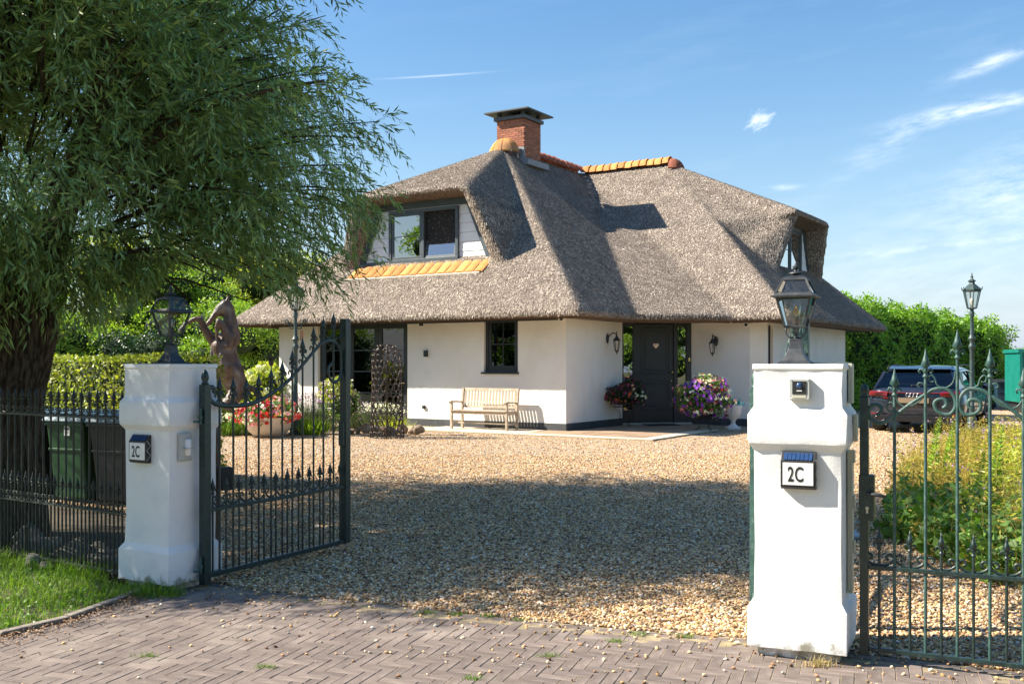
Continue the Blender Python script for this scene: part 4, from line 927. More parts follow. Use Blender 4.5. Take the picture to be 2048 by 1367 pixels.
def gravel():
    out = []
    for (y0, y1, dens) in ((5.2, 9, 2900), (9, 13, 1900), (13, 18, 900), (18, 26, 300)):
        xm = .56*y1; n = int((2*xm)*(y1-y0)*dens); P = np.stack([rng.uniform(-xm, xm, n), rng.uniform(y0, y1, n)], 1)
        P = P[(np.abs(P[:, 0]) < .54*P[:, 1]+.3)]; P = P[in_poly(P, drive)]
        # clear of the terrace and the house
        lx = (P[:, 0]-1.26)*math.cos(HA)+(P[:, 1]-23.9)*math.sin(HA); ly = -(P[:, 0]-1.26)*math.sin(HA)+(P[:, 1]-23.9)*math.cos(HA)
        P = P[~((lx < 2.9) & (ly > -1.5) & (lx > -9.3)) & ~((lx > -9.2) & (lx < 3.2) & (ly > 0))]
        out.append(P)
    P = np.concatenate(out); z = rng.uniform(-.001, .009, len(P)); stones_gn('gravel_stones', np.column_stack([P, z]), .0065, .0135, M['gravel_stone'])
    # stones kicked onto the pavers
    P = []
    E = np.array(EDGE)
    while len(P) < 650:
        x = random.uniform(-2.6, 3.0); ye = np.interp(x, E[:, 0], E[:, 1]); y = ye-random.expovariate(2.6)+.03
        if y > 4.9: P.append((x, y, random.uniform(.004, .008)))
    for i in range(130): P.append((random.uniform(-3, 3), random.uniform(4.95, 6.6), .006))
    P = [p for p in P if p[1] < np.interp(p[0], E[:, 0], E[:, 1])+.03]
    stones_gn('scattered_stones', np.array(P), .0035, .012, M['gravel_stone'])
gravel()
# ------------------------------------------------------------------ foliage
def randdir(n):
    return unit(rng.normal(size=(n, 3)))
def willow():
    root = empty('willow_tree', (-4.75, 9.35, 0), 0, 'big pollard willow with a rough leaning trunk and drooping silvery green foliage behind the railing', 'tree')
    o0 = np.array([-4.75, 9.35, 0])
    pcs = []
    ctr = [(0, 0, -.1, .52), (-.02, .0, .3, .43), (0, .02, .9, .40), (.03, .0, 1.4, .42), (.05, -.02, 1.8, .52), (.05, 0, 2.15, .50)]
    for a, b in zip(ctr[:-1], ctr[1:]): pcs.append(capsule(a[:3], a[3], b[:3], b[3]))
    for k in range(9):
        a = k*2*math.pi/9+.2; pcs.append(capsule((.40*math.cos(a), .40*math.sin(a), -.1), .12, (.33*math.cos(a+.15), .33*math.sin(a+.15), 1.1), .09)); pcs.append(capsule((.33*math.cos(a+.15), .33*math.sin(a+.15), 1.1), .09, (.46*math.cos(a+.3), .46*math.sin(a+.3), 2.0), .13))
    me = remeshed('trunk', pcs, .045, 3); link('trunk', me, M['bark'], root)
    C = np.array([-5.72, 10.95, 5.65]); RR = np.array([4.05, 4.25, 3.75])
    limb_dirs = []
    nb = 410; tips = []
    for i in range(nb):
        d = randdir(1)[0]
        while d[2] < -.55: d = randdir(1)[0]
        r = rng.uniform(.45, 1.0)**.5; lump = 1+.10*math.sin(d[0]*7+1)*math.cos(d[1]*6+d[2]*5)
        tips.append(C+d*RR*r*lump)
    for i in range(95):
        d = randdir(1)[0]; d[2] = abs(d[2])*.9-.35; tips.append(C+d*RR*rng.uniform(.25, .62))
    # extra drooping boughs low and near, right and over the fence
    for (x, y, z) in [(-1.75, 9.8, 3.0), (-1.95, 10.5, 2.9), (-2.4, 9.4, 2.75), (-2.9, 9.2, 2.7), (-3.4, 8.9, 2.65), (-3.9, 8.6, 2.55), (-4.3, 8.4, 2.45), (-4.6, 8.3, 2.35), (-2.6, 11.0, 2.75), (-3.3, 10.6, 2.6), (-1.55, 11.2, 3.2), (-3.0, 8.2, 3.1), (-3.9, 7.9, 3.1), (-1.3, 10.2, 3.3), (-4.4, 8.0, 3.0), (-2.2, 8.9, 3.3), (-3.6, 9.6, 2.5), (-4.1, 9.4, 2.35), (-2.0, 11.8, 2.9), (-2.7, 12.3, 2.7), (-3.5, 11.9, 2.5), (-1.45, 9.6, 3.7), (-1.5, 10.4, 4.3), (-1.35, 11.0, 3.8), (-1.6, 9.0, 4.4), (-1.9, 9.3, 3.6), (-1.7, 12.2, 3.6), (-2.3, 10.0, 3.2), (-2.9, 9.9, 3.1), (-5.2, 7.4, 3.0), (-5.8, 7.3, 3.4), (-4.8, 7.3, 3.5), (-4.5, 7.0, 4.0), (-6.3, 8, 2.8), (-4.3, 7.3, 2.6), (-4.8, 7.2, 3.0), (-5.2, 7.3, 3.4), (-5.7, 7.2, 3.8), (-4.5, 7.5, 3.1), (-5.0, 7.5, 3.6), (-5.5, 7.0, 3.3), (-6.0, 7.4, 4.2), (-4.2, 7.6, 2.9), (-4.7, 7.0, 2.5), (-6.4, 7.2, 4.6)]:
        for j in range(2): tips.append(np.array([x-.25, y, z+.12])+rng.normal(scale=.16, size=3))
    S, Dd, Ls = [], [], []; branches = []
    for i, tip in enumerate(tips):
        base = np.array([-4.7, 9.4, 2.1])+rng.normal(scale=.22, size=3)*[1, 1, .5]
        k = rng.uniform(.35, .55); mid = base*(1-k)+tip*k+np.array([0, 0, rng.uniform(.25, .8)])
        pts = []
        for t in np.linspace(0, 1, 9):
            p = (1-t)**2*base+2*t*(1-t)*mid+t*t*tip; p = p+np.array([0, 0, -.35*max(0, t-.7)/.3]); pts.append(p)
        pts = np.array(pts); branches.append(pts)
        m = 32
        t = rng.uniform(.30 if i % 3 == 0 else .50, 1.0, m)**.7; idx = t*8; i0 = np.minimum(idx.astype(int), 7); f = (idx-i0)[:, None]
        P = pts[i0]*(1-f)+pts[i0+1]*f; tang = unit(pts[i0+1]-pts[i0])
        d = unit(tang*.75+randdir(m)*.85+np.array([0, 0, -.30])); S.append(P); Dd.append(d); Ls.append(rng.uniform(.30, .72, m))
    S = np.concatenate(S); Dd = np.concatenate(Dd); Ls = np.concatenate(Ls)
    S += rng.normal(scale=.06, size=S.shape)
    nl = 15; T = np.linspace(.12, 1.0, nl)
    n = len(S); P = np.empty((n, nl, 3)); D = np.empty((n, nl, 3)); side = unit(np.cross(Dd, [0, 0, 1.0])+rng.normal(scale=.3, size=Dd.shape)); up = np.cross(side, Dd)
    for j, t in enumerate(T):
        tt = t; P[:, j] = S+Dd*(Ls*tt)[:, None]+np.array([0, 0, -1])*(Ls*.40*tt*tt)[:, None]
        tg = unit(Dd+np.array([0, 0, -1])*(.8*tt)); ph = rng.uniform(0, 6.28, n)
        out = side*np.cos(ph)[:, None]+up*np.sin(ph)[:, None]
        D[:, j] = unit(tg*.80+out*.55+np.array([0, 0, -.12]))
    P = P.reshape(-1, 3); D = D.reshape(-1, 3)
    # the skirt of the crown hangs lower on the trunk side than over the drive
    az_ = P[:, 0]/P[:, 1]; skirt = np.interp(az_, [-.50, -.45, -.40, -.36, -.335, -.30, -.27, -.23, -.19, -.16, -.13, -.11, -.095], [.018, .022, .036, .062, .096, .098, .088, .066, .050, .048, .085, .13, .22])
    keep = (P[:, 2] > 1.6+P[:, 1]*(skirt+rng.uniform(-.006, .012, len(P))))
    keep &= ~((P[:, 1] < 7.2) & (P[:, 0] > -3.0))
    P = P[keep]; D = D[keep]; k = len(P)
    Lf = rng.uniform(.075, .13, k); me = leaves_mesh('crown', P-o0, D, Lf, Lf*rng.uniform(.16, .21, k), .2)
    link('crown', me, M['willow_leaf'], root)
    # twig stems
    w = .0022; e1 = S+Dd*(Ls*.5)[:, None]+np.array([0, 0, -1])*(Ls*.10)[:, None]; e2 = S+Dd*Ls[:, None]+np.array([0, 0, -1])*(Ls*.40)[:, None]
    V = np.concatenate([np.stack([S-side*w, S+side*w, e1+side*w, e1-side*w], 1), np.stack([e1-side*w, e1+side*w, e2+side*w*.5, e2-side*w*.5], 1)])
    mz = V[:, :, 2].min(1); mx_ = V[:, 0, 0]/V[:, 0, 1]; V = V[mz > 1.6+V[:, 0, 1]*np.interp(mx_, [-.50, -.45, -.40, -.36, -.335, -.30, -.27, -.23, -.19, -.16, -.13, -.11, -.095], [.018, .022, .036, .062, .096, .098, .088, .066, .050, .048, .085, .13, .22])]
    link('twigs', npmesh('twigs', V-o0, 4), M['twig'], root, kind='stuff')
    # limbs: the thick ones as parts of their own, the thin ones together
    order = sorted(range(len(branches)), key=lambda i: -rng.random())[:9]
    for i in order:
        mb = MB(); pts = branches[i]-o0; mb.tube([tuple(p) for p in pts], list(np.linspace(.085, .012, 9)), 8); mb.build('limb', M['limb_bark'], root, smooth=True)
    mb = MB()
    for i in range(len(branches)):
        if i in order: continue
        pts = branches[i]-o0; mb.tube([tuple(p) for p in pts[4:]], list(np.linspace(.016, .005, 5)), 4)
    o = mb.build('branches', M['bark'], root, kind='stuff')
willow()
def ico(c, r, sc=1.0):
    mb = MB(); mb.ball(c, r, 9, 6, (1, 1, sc)); return mb
def bush(loc, lobes, n, size, m, label, group=None, name='shrub', cat='shrub', trunk=None, asp=.45, core=.60, extra=None, droop=0):
    root = empty(name, (loc[0], loc[1], 0), 0, label, cat, group)
    P, D, Nn = [], [], []; vol = np.array([l[3]**2 for l in lobes]); cnt = rng.multinomial(n, vol/vol.sum()); cm = MB()
    for l, c_ in zip(lobes, cnt):
        d = randdir(c_); d[:, 2] = np.where(d[:, 2] < -.3, -d[:, 2], d[:, 2]); r = l[3]*(rng.uniform(.72, 1.10, (c_, 1)))
        P.append(np.array(l[:3])+d*r*[1, 1, l[4] if len(l) > 4 else 1]); D.append(unit(d*.7+randdir(c_)*.9+np.array([0, 0, .15-droop]))); Nn.append(unit(d+randdir(c_)*.7))
        b = ico(l[:3], l[3]*core, l[4] if len(l) > 4 else 1); cm.add(b.v, b.f)
    P = np.concatenate(P); D = np.concatenate(D); Nn = np.concatenate(Nn); k = P[:, 2] > .01; P, D, Nn = P[k], D[k], Nn[k]; k = len(P)
    L = rng.uniform(.7, 1.3, k)*size
    mats = m if isinstance(m, list) else [m]
    link('crown' if name.endswith('tree') else 'foliage', leaves_mesh('foliage', P, D, L, L*asp, .12, Nn), M[mats[0]], root)
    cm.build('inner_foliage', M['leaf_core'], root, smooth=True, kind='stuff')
    if trunk:
        mb = MB(); mb.tube([(0, 0, -.05), (.03, 0, trunk[1]*.5), (0, .05, trunk[1])], [trunk[0]*1.2, trunk[0], trunk[0]*.6], 10); mb.build('trunk', M['bark'], root, smooth=True)
    return root
def lobes_tree(R_, z0, h, n, seed):
    r = random.Random(seed); out = []
    for i in range(n):
        t = (i+.5)/n; z = z0+(h-z0)*t; rr = R_*math.sin(math.pi*(.18+.72*t))**.8; a = i*2.4+r.random(); q = rr*r.uniform(.25, .72)
        lr = R_*r.uniform(.30, .48); out.append((q*math.cos(a), q*math.sin(a), min(z, h-lr*.7), lr, r.uniform(.75, .95)))
    return out
BG = [(-8.7, 32.0, 2.0, 3.4, 'leaf_bright', 'bright green shrub right beside the left end of the house', 10000, .10), (-11.0, 33.5, 2.5, 4.9, 'leaf_bright', 'tall fresh green tree behind the horse statue', 12000, .11), (-8.9, 38.5, 2.8, 5.6, 'leaf_yellow', 'yellow green tree rising behind the left end of the thatch', 11000, .12),
      (-13.6, 37, 3.2, 6.0, 'leaf_yellow', 'tall yellow green tree behind the left pillar lantern', 13000, .13), (-16.6, 34, 3.0, 4.8, 'leaf_bright', 'fresh green tree behind the willow', 11000, .12), (-12.2, 25.5, 1.9, 2.9, 'leaf_bright', 'rounded green shrub between the left pillar lantern and the statue', 9000, .09),
      (-9.4, 26.2, 1.35, 2.3, 'leaf_dark', 'dark green shrub behind the statue hooves', 7000, .08), (-15.6, 27, 2.4, 3.7, 'leaf_yellow', 'orange green shrub left of the pillar above the clipped hedge', 9000, .10), (-21, 39, 4.2, 7.0, 'leaf_mid', 'large tree at the far left behind the willow crown', 12000, .15), (-11.2, 43, 3.4, 6.4, 'leaf_mid', 'tree at the back between two yellow green trees', 9000, .14),
      (-18.5, 28, 2.2, 3.3, 'leaf_bright', 'bright shrub at the far left behind the willow trunk', 9000, .11), (-7.4, 36.5, 2.0, 3.6, 'leaf_mid', 'green shrub just behind the left corner of the house', 7000, .11)]
for i, (x, y, R_, h, m_, lab, n_, sz) in enumerate(BG):
    big = h > 3.8
    bush((x, y), lobes_tree(R_, .5 if not big else .9, h, 16 if big else 12, i), int(n_*1.35), sz, m_, lab, 'trees and shrubs behind the left garden', 'garden_tree' if big else 'garden_shrub', 'tree' if big else 'shrub', (.14, 1.5) if big else (.05, .6))
def hedge(p, q, thick, h0, h1, n, size, m, label, name='hedge', rough=.08, round_=.15, asp=.45, zmin=0, fall=0.0):
    p, q = Vector(p), Vector(q); d = q-p; L = d.length; root = empty(name, (p.x, p.y, 0), math.atan2(d.y, d.x), label, 'hedge')
    A = [L*(h0+h1)/2, L*(h0+h1)/2, L*thick, thick*h1, thick*h0]; cnt = rng.multinomial(n, np.array(A)/sum(A)); P = []; Nn = []
    H = lambda x: h0+(h1-h0)*x/L
    def bump(x, z): return rough*(np.sin(x*2.3+z*1.7)+.6*np.sin(x*5.1-z*3.3+1)+.4*np.sin(x*9.7+z*7.1))
    for s, c_ in enumerate(cnt):
        a, b = rng.random(c_), rng.random(c_); z = np.zeros(c_)
        if s < 2:
            x = a*L; z = b*H(x); sg = -1 if s == 0 else 1; inset = round_*np.exp(-(H(x)-z)/.18)
            P.append(np.stack([x, sg*(thick/2+bump(x, z)-inset), z], 1)); Nn.append(np.tile([0, sg, .25], (c_, 1)))
        elif s == 2:
            x = a*L; y = (b-.5)*thick; P.append(np.stack([x, y, H(x)+bump(x, y*2)-fall*rng.random(c_)], 1)); Nn.append(np.tile([0, 0, 1], (c_, 1)))
        else:
            xx = L if s == 3 else 0; z = b*(h1 if s == 3 else h0); y = (a-.5)*thick; P.append(np.stack([np.full(c_, xx)+(1 if s == 3 else -1)*bump(y*2, z), y, z], 1)); Nn.append(np.tile([1 if s == 3 else -1, 0, .2], (c_, 1)))
    P = np.concatenate(P); Nn = unit(np.concatenate(Nn)+rng.normal(scale=.55, size=P.shape)); P += rng.normal(scale=size*.35, size=P.shape)
    D = unit(np.cross(Nn, randdir(len(P)))+Nn*.35+np.array([0, 0, .1])); k = P[:, 2] > zmin; P, D, Nn = P[k], D[k], Nn[k]; Lf = rng.uniform(.7, 1.3, len(P))*size
    link('foliage', leaves_mesh('foliage', P, D, Lf, Lf*asp, .12, Nn), M[m], root)
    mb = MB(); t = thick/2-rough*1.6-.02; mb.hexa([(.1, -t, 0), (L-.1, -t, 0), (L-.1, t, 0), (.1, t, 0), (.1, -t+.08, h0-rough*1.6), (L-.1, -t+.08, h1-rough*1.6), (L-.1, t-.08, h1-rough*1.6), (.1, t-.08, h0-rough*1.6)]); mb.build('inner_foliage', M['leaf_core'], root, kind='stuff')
    return root
hedge((-9.8, 16.9), (-4.05, 13.3), .8, 1.66, 1.66, 26000, .055, 'leaf_hedge', 'low clipped yellow green hedge behind the bins left of the pillar', rough=.02, round_=.05, asp=.6)
hedge((10.6, 35.6), (18.3, 39.2), 2.0, 3.85, 3.0, 42000, .13, 'leaf_laurel', 'tall bright laurel hedge behind the parked car', rough=.20, round_=.6, asp=.42, fall=.2)
LANE = ['tree across the lane, second from the left of its row', 'tall tree across the lane just left of the gate', 'tree across the lane directly opposite the gate', 'broad tree across the lane right of the gate', 'tree at the right end of the row across the lane', 'broad tree at the left end of the row across the lane', 'lone tree to the right of the drive, mirrored in the door side panes', 'tree left of the willow, mirrored in the upper dormer window', 'taller tree furthest left beyond the railing']
FAR = ['small tree on the horizon next to the end of the laurel hedge', 'middle small tree on the horizon right of the laurel hedge', 'rounded small tree on the horizon by the teal container', 'broad tree on the horizon hidden behind the left shrubs', 'tree at the far left of the horizon', 'wide tree on the horizon beyond the right edge', 'last tree on the horizon at the far right']
# trees across the lane, behind the viewer: seen only as reflections in the panes
for i, (x, y, R_, h) in enumerate([(-16, -14, 5, 11), (-7, -18, 5.5, 12), (3, -17, 5, 10), (13, -19, 6, 12), (24, -16, 5, 11), (-27, -10, 6, 12), (19, 1.0, 3.5, 8), (-21, 18, 3.0, 9.2), (-25, 12, 3.5, 9.4)]):
    bush((x, y), lobes_tree(R_, 1.2, h, 12, 50+i), 4500 if i < 6 else 15000, .42 if i < 6 else .17, 'leaf_mid' if i < 6 else 'leaf_bright', LANE[i], 'trees across the lane', 'lane_tree', 'tree', (.3, 3))
for i, (x, y, R_, h) in enumerate([(98, 203, 5, 3.9), (106, 210, 6, 4.8), (117, 205, 5, 4.2), (-60, 230, 9, 9), (-84, 240, 9, 10), (140, 260, 9, 8), (170, 270, 9, 9)]):
    bush((x, y), lobes_tree(R_, .3, h, 9, 70+i), 1500, .5, 'leaf_mid', FAR[i], 'trees on the horizon', 'field_tree', 'tree')
# ------------------------------------------------------------------ grass and weeds
def blades(name, P, h, w, lean, m, kind='stuff'):
    n = len(P); a = rng.uniform(0, 6.28, n); d = np.stack([np.cos(a), np.sin(a), np.zeros(n)], 1); s = np.stack([-np.sin(a), np.cos(a), np.zeros(n)], 1); h = h[:, None]; ln = rng.uniform(.1, 1, (n, 1))*lean
    m1 = P+np.array([0, 0, 1])*h*.55+d*h*ln*.3; tp = P+np.array([0, 0, 1])*h*(1-.25*ln)+d*h*ln
    V = np.stack([P-s*w, P+s*w, m1+s*w*.75, m1-s*w*.75, tp+s*w*.1, tp-s*w*.1], 1); V = np.concatenate([V[:, [0, 1, 2, 3]], V[:, [3, 2, 4, 5]]])
    return link(name, npmesh(name, V, 4), M[m], kind=kind)
def fillpoly(poly, n):
    A = np.array(poly); lo, hi = A.min(0), A.max(0); out = np.zeros((0, 2))
    while len(out) < n:
        P = rng.uniform(lo, hi, (n*2, 2)); out = np.concatenate([out, P[in_poly(P, poly)]])
    return out[:n]
verge = [(-2.63, 7.28), (-2.7, 6.92), (-2.82, 6.4), (-3.06, 6.04), (-3.5, 5.74), (-5.6, 5.3), (-6.0, 9.3), (-4.3, 8.42), (-2.9, 7.45)]
mb = MB(); mb.prism(verge, -.2, -.004); mb.build('verge', M['soil'], kind='structure')
P = fillpoly(verge, 34000); sel = rng.random(len(P)) < np.clip(.35+.65*np.sin(P[:, 0]*5+1)*np.sin(P[:, 1]*6)+.5, .25, 1); P = P[sel]
blades('grass', np.column_stack([P, np.full(len(P), -.006)]), rng.uniform(.02, .10, len(P))*rng.uniform(.5, 1.2, len(P)), .0026, .9, 'grass')
P = fillpoly([(-2.6, 7.3), (-2.75, 6.95), (-2.3, 6.98), (-2.25, 7.1)], 700); blades('grass_tuft', np.column_stack([P, np.full(len(P), -.004)]), rng.uniform(.03, .12, len(P)), .0022, .8, 'grass')
P = fillpoly([(-2.95, 7.4), (-6, 9.35), (-6.3, 9.9), (-3.0, 7.75)], 5000); blades('grass_strip', np.column_stack([P, np.full(len(P), -.004)]), rng.uniform(.03, .16, len(P)), .0025, .9, 'grass')
P = fillpoly(verge, 5200); sz = rng.uniform(.6, 1.5, len(P))*.028; link('clover', leaves_mesh('clover', np.column_stack([P, rng.uniform(.0, .04, len(P))]), randdir(len(P))*[1, 1, .35]+[0, 0, .12], sz, sz*.6, .1), M['leaf_mid'], kind='stuff')
P = fillpoly([(-3.3, 6.6), (-3.9, 6.2), (-4.6, 6.9), (-3.9, 7.4)], 900); link('dead_grass', leaves_mesh('dead_grass', np.column_stack([P+rng.normal(scale=.1, size=P.shape), rng.uniform(.0, .03, len(P))]), randdir(len(P))*[1, 1, .3], .045, .008, .1), M['straw'], kind='stuff')
# soil bed behind the railing, field beyond
mb = MB(); mb.prism([(-2.7, 7.95), (-2.9, 7.5), (-6.0, 9.35), (-9.5, 12), (-10, 16), (-6.3, 15.3), (-6.0, 12.5), (-3.5, 10.2)], -.2, -.002); mb.build('planting_bed', M['soil'], kind='structure')
# fallen leaves along the kerb
def litter(P, size):
    n = len(P); d = randdir(n); d[:, 2] *= .35; return leaves_mesh('dry_litter', P, d, rng.uniform(.6, 1.5, n)*size, rng.uniform(.3, .6, n)*size, .3, np.tile([0, 0, 1.0], (n, 1))+rng.normal(scale=.5, size=(n, 3)))
kpa = np.array(kp[::-1]); t = rng.random(2600)*.97; x = np.interp(t, np.linspace(0, 1, len(kpa)), kpa[:, 0]); y = np.interp(t, np.linspace(0, 1, len(kpa)), kpa[:, 1])
off = rng.exponential(.10, 2600); x2 = x+off*.5; y2 = y-off*.75
link('dry_litter', litter(np.column_stack([x2, y2, rng.uniform(.0, .018, 2600)]), .022), M['litter'], kind='stuff')
# weeds between the pavers
P = []
for (x, y) in [(-.55, 6.58), (-.35, 6.52), (-.15, 6.48), (.05, 6.40), (.75, 6.05), (1.02, 6.0), (.2, 5.6), (-1.3, 5.4), (.6, 5.9), (-.2, 5.2), (-2.0, 5.6)]:
    P += [(x+random.gauss(0, .03), y+random.gauss(0, .015), 0) for _ in range(70)]
blades('paving_weeds', np.array(P), rng.uniform(.008, .032, len(P)), .0016, 1.0, 'grass')
P = [(1.62+random.gauss(0, .05), 5.42+random.gauss(0, .015), 0) for _ in range(160)]; blades('straw_tuft', np.array(P), rng.uniform(.02, .07, len(P)), .0013, 1.2, 'straw')
# wild bed on the right
bed = [(3.42, 9.5), (3.40, 7.0), (3.9, 5.9), (9.0, 8.0), (15, 19), (14.2, 24.2), (9.0, 21.2), (5.9, 15.5), (4.5, 12.2)]
mb = MB(); mb.prism([(4.2, 9.5), (3.9, 8), (4.3, 6.6), (9.0, 8.5), (15, 19), (14.2, 23.5), (10.5, 20.8), (7.3, 15.5), (5.6, 12.2)], -.2, .004); mb.build('wild_bed', M['ground'], kind='structure')
def stems(poly, n, h0, h1, nl, ll, m, name, straight=.25, wasp=.3):
    P = fillpoly(poly, n); h = rng.uniform(h0, h1, n); lean = rng.normal(scale=straight, size=(n, 2))
    t = rng.uniform(.12, 1, (n, nl)); base = np.column_stack([P, np.zeros(n)])
    L = np.stack([base[:, 0, None]+lean[:, 0, None]*h[:, None]*t**1.5, base[:, 1, None]+lean[:, 1, None]*h[:, None]*t**1.5, h[:, None]*t], 2).reshape(-1, 3)
    D = randdir(len(L)); D[:, 2] = D[:, 2]*.5+.25; sz = rng.uniform(.6, 1.4, len(L))*ll
    link(name, leaves_mesh(name, L, D, sz, sz*wasp, .15), M[m], kind='stuff')
    return base, h, lean
b0, h0_, l0 = stems(bed, 5200, .15, .62, 11, .055, 'meadow', 'wild_plants')
stems([(3.9, 9.0), (4.1, 6.6), (9, 9), (14, 19), (12, 21), (7.0, 15)], 2200, .3, .85, 14, .06, 'leaf_yellow', 'tall_wild_plants', .15)
stems([(3.40, 9.6), (3.40, 7.2), (4.3, 8.2), (4.8, 10.5), (4.4, 11.0)], 650, .10, .42, 12, .085, 'leaf_mid', 'leafy_weeds', .3, .6)
P = fillpoly(bed, 9000); P2 = fillpoly([(3.42, 9.5), (4.6, 8.6), (8.5, 17), (9.8, 22), (9.0, 21.2), (5.9, 15.5), (4.5, 12.2)], 9000); blades('short_grass', np.column_stack([P2, np.zeros(len(P2))]), rng.uniform(.05, .28, len(P2)), .005, .8, 'meadow')
blades('tall_grass', np.column_stack([P, np.zeros(len(P))]), rng.uniform(.15, .6, len(P)), .0035, .7, 'meadow')
P = fillpoly([(3.9, 9), (3.9, 6.8), (8, 9), (12, 18)], 900); blades('dry_grass', np.column_stack([P, np.zeros(len(P))]), rng.uniform(.35, .85, len(P)), .003, .5, 'straw')
P = fillpoly(bed, 420); z = rng.uniform(.35, .62, 420); k = len(P)*4; Pf = np.repeat(np.column_stack([P, z]), 4, 0)+rng.normal(scale=.012, size=(k, 3)); link('clover_flowers', leaves_mesh('clover_flowers', Pf, randdir(k), .028, .02, .2), M['petal_lilac'], kind='stuff')
def tall_weed(x, y, h, label):
    root = empty('tall_weed', (x, y, 0), 0, label, 'plant', 'tall weeds in the wild bed'); n = 130; t = np.linspace(.1, 1, n); a = np.arange(n)*2.4
    bend = .12*h*t**2; P = np.column_stack([bend, bend*.3, h*t]); D = np.column_stack([np.cos(a), np.sin(a), .35+.3*t]); L = h*.13*(1.15-t)+.02
    link('leaves', leaves_mesh('leaves', P, D, L, L*.32, .2), M['leaf_bright'], root); mb = MB(); mb.tube([(0, 0, 0), (bend[n//2], bend[n//2]*.3, h*.5), (bend[-1], bend[-1]*.3, h)], [.008, .006, .003], 6); mb.build('stem', M['twig'], root)
for (u, v, Y, lab) in [(1866, 835, 13.5, 'tall leafy weed in front of the car bumper'), (1895, 845, 13.8, 'leafy weed beside the exhaust of the car'), (1990, 850, 11.5, 'bushy tall weed between two gate bars near the street lamp'), (1955, 905, 10.5, 'dark leafy weed low behind the garden gate'), (1815, 925, 13.5, 'short weed at the left edge of the wild bed')]:
    X = (u-1024)/2048*Y; z = 1.6-(v-727)/2048*Y; tall_weed(X, Y, z, lab)
# rocks behind the railing
ROCKL = ['grey boulder nearest the left pillar behind the railing', 'large grey boulder in the middle behind the railing', 'biggest grey boulder behind the railing in front of the trunk', 'grey boulder at the back between two larger ones', 'grey boulder close to the railing bars beside the biggest one', 'grey boulder at the far left against the willow trunk', 'grey boulder at the back right behind the railing', 'smallest pale stone right under the railing by the pillar', 'small pale stone under the middle of the railing']
for i, (x, y, s) in enumerate([(-3.15, 7.95, .16), (-3.55, 8.2, .19), (-3.95, 8.5, .22), (-3.35, 8.3, .13), (-3.75, 8.05, .12), (-4.2, 8.9, .16), (-3.0, 8.25, .12), (-2.95, 7.66, .07), (-3.6, 7.93, .07)]):
    r = random.Random(i); o = bpy.data.objects.new('tmp', None)
    pc = [[Vector((r.gauss(0, 1), r.gauss(0, 1), r.gauss(0, .7))).normalized()*s*r.uniform(.8, 1.1) for _ in range(16)]]
    me = remeshed('boulder', pc, s*.16, 1); bpy.data.objects.remove(o)
    b = link('boulder', me, M['rock_grey'], None, (x, y, s*.35)); tag(b, ROCKL[i], 'boulder', 'boulders behind the railing')
def hw(x, y, z=0): return at(house, (x, y, z))
# ------------------------------------------------------------------ garden bench by the wall (frame of the house)
bn = empty('garden_bench', hw(-1.935, -.80, .038), HA, 'weathered pale teak bench standing against the white wall', 'bench')
T_ = M['teak']; Wd = 1.57
for s in (0, 1):
    x = 0 if s == 0 else Wd; x -= Wd/2; sg = 1 if s == 0 else -1
    mb = MB(); mb.box(x-.028*(1 if s else 1), x+.028, 0, .056, 0, .63); mb.build('leg', T_, bn, bevel=.005)
    mb = MB(); q = [(.46, 0), (.52, 0), (.50, .45), (.575, .97), (.52, .97), (.44, .45)]
    n = len(q); mb.add([(x-.027, y, z) for y, z in q]+[(x+.027, y, z) for y, z in q], [tuple(range(n)), tuple(range(2*n-1, n-1, -1))]+[(i, n+i, n+(i+1) % n, (i+1) % n) for i in range(n)]); mb.build('leg', T_, bn, bevel=.004)
    mb = MB(); q = [(-.05, .63), (-.06, .655), (-.03, .675), (.25, .665), (.50, .645), (.50, .615), (.25, .63), (-.02, .632), (-.035, .61)]
    n = len(q); mb.add([(x-.034, y, z) for y, z in q]+[(x+.034, y, z) for y, z in q], [tuple(range(n)), tuple(range(2*n-1, n-1, -1))]+[(i, n+i, n+(i+1) % n, (i+1) % n) for i in range(n)]); mb.build('armrest', T_, bn, bevel=.006)
    mb = MB(); mb.box(x-.014, x+.014, .056, .46, .12, .165); mb.build('stretcher', T_, bn, bevel=.003)
    mb = MB(); mb.box(x-.016, x+.016, .056, .45, .36, .43); mb.build('side_rail', T_, bn, bevel=.003)
mb = MB(); mb.box(-Wd/2+.03, Wd/2-.03, .012, .04, .36, .43); mb.build('front_rail', T_, bn, bevel=.003)
mb = MB(); mb.box(-Wd/2+.03, Wd/2-.03, .25, .275, .12, .16); mb.build('stretcher', T_, bn, bevel=.003)
for k in range(5): y = -.01+k*.092; mb = MB(); mb.box(-Wd/2+.01, Wd/2-.01, y, y+.078, .432, .452) if k else mb.box(-Wd/2-.02, Wd/2+.02, y-.01, y+.078, .432, .452); mb.build('seat_slat', T_, bn, bevel=.003)
def bk(z): return .455+(z-.45)*.145
for z0, z1 in ((.905, .975), (.50, .55)):
    mb = MB(); mb.hexa([(-Wd/2+.03, bk(z0)+.01, z0), (Wd/2-.03, bk(z0)+.01, z0), (Wd/2-.03, bk(z0)+.042, z0), (-Wd/2+.03, bk(z0)+.042, z0), (-Wd/2+.03, bk(z1)+.01, z1), (Wd/2-.03, bk(z1)+.01, z1), (Wd/2-.03, bk(z1)+.042, z1), (-Wd/2+.03, bk(z1)+.042, z1)]); mb.build('back_rail', T_, bn, bevel=.003)
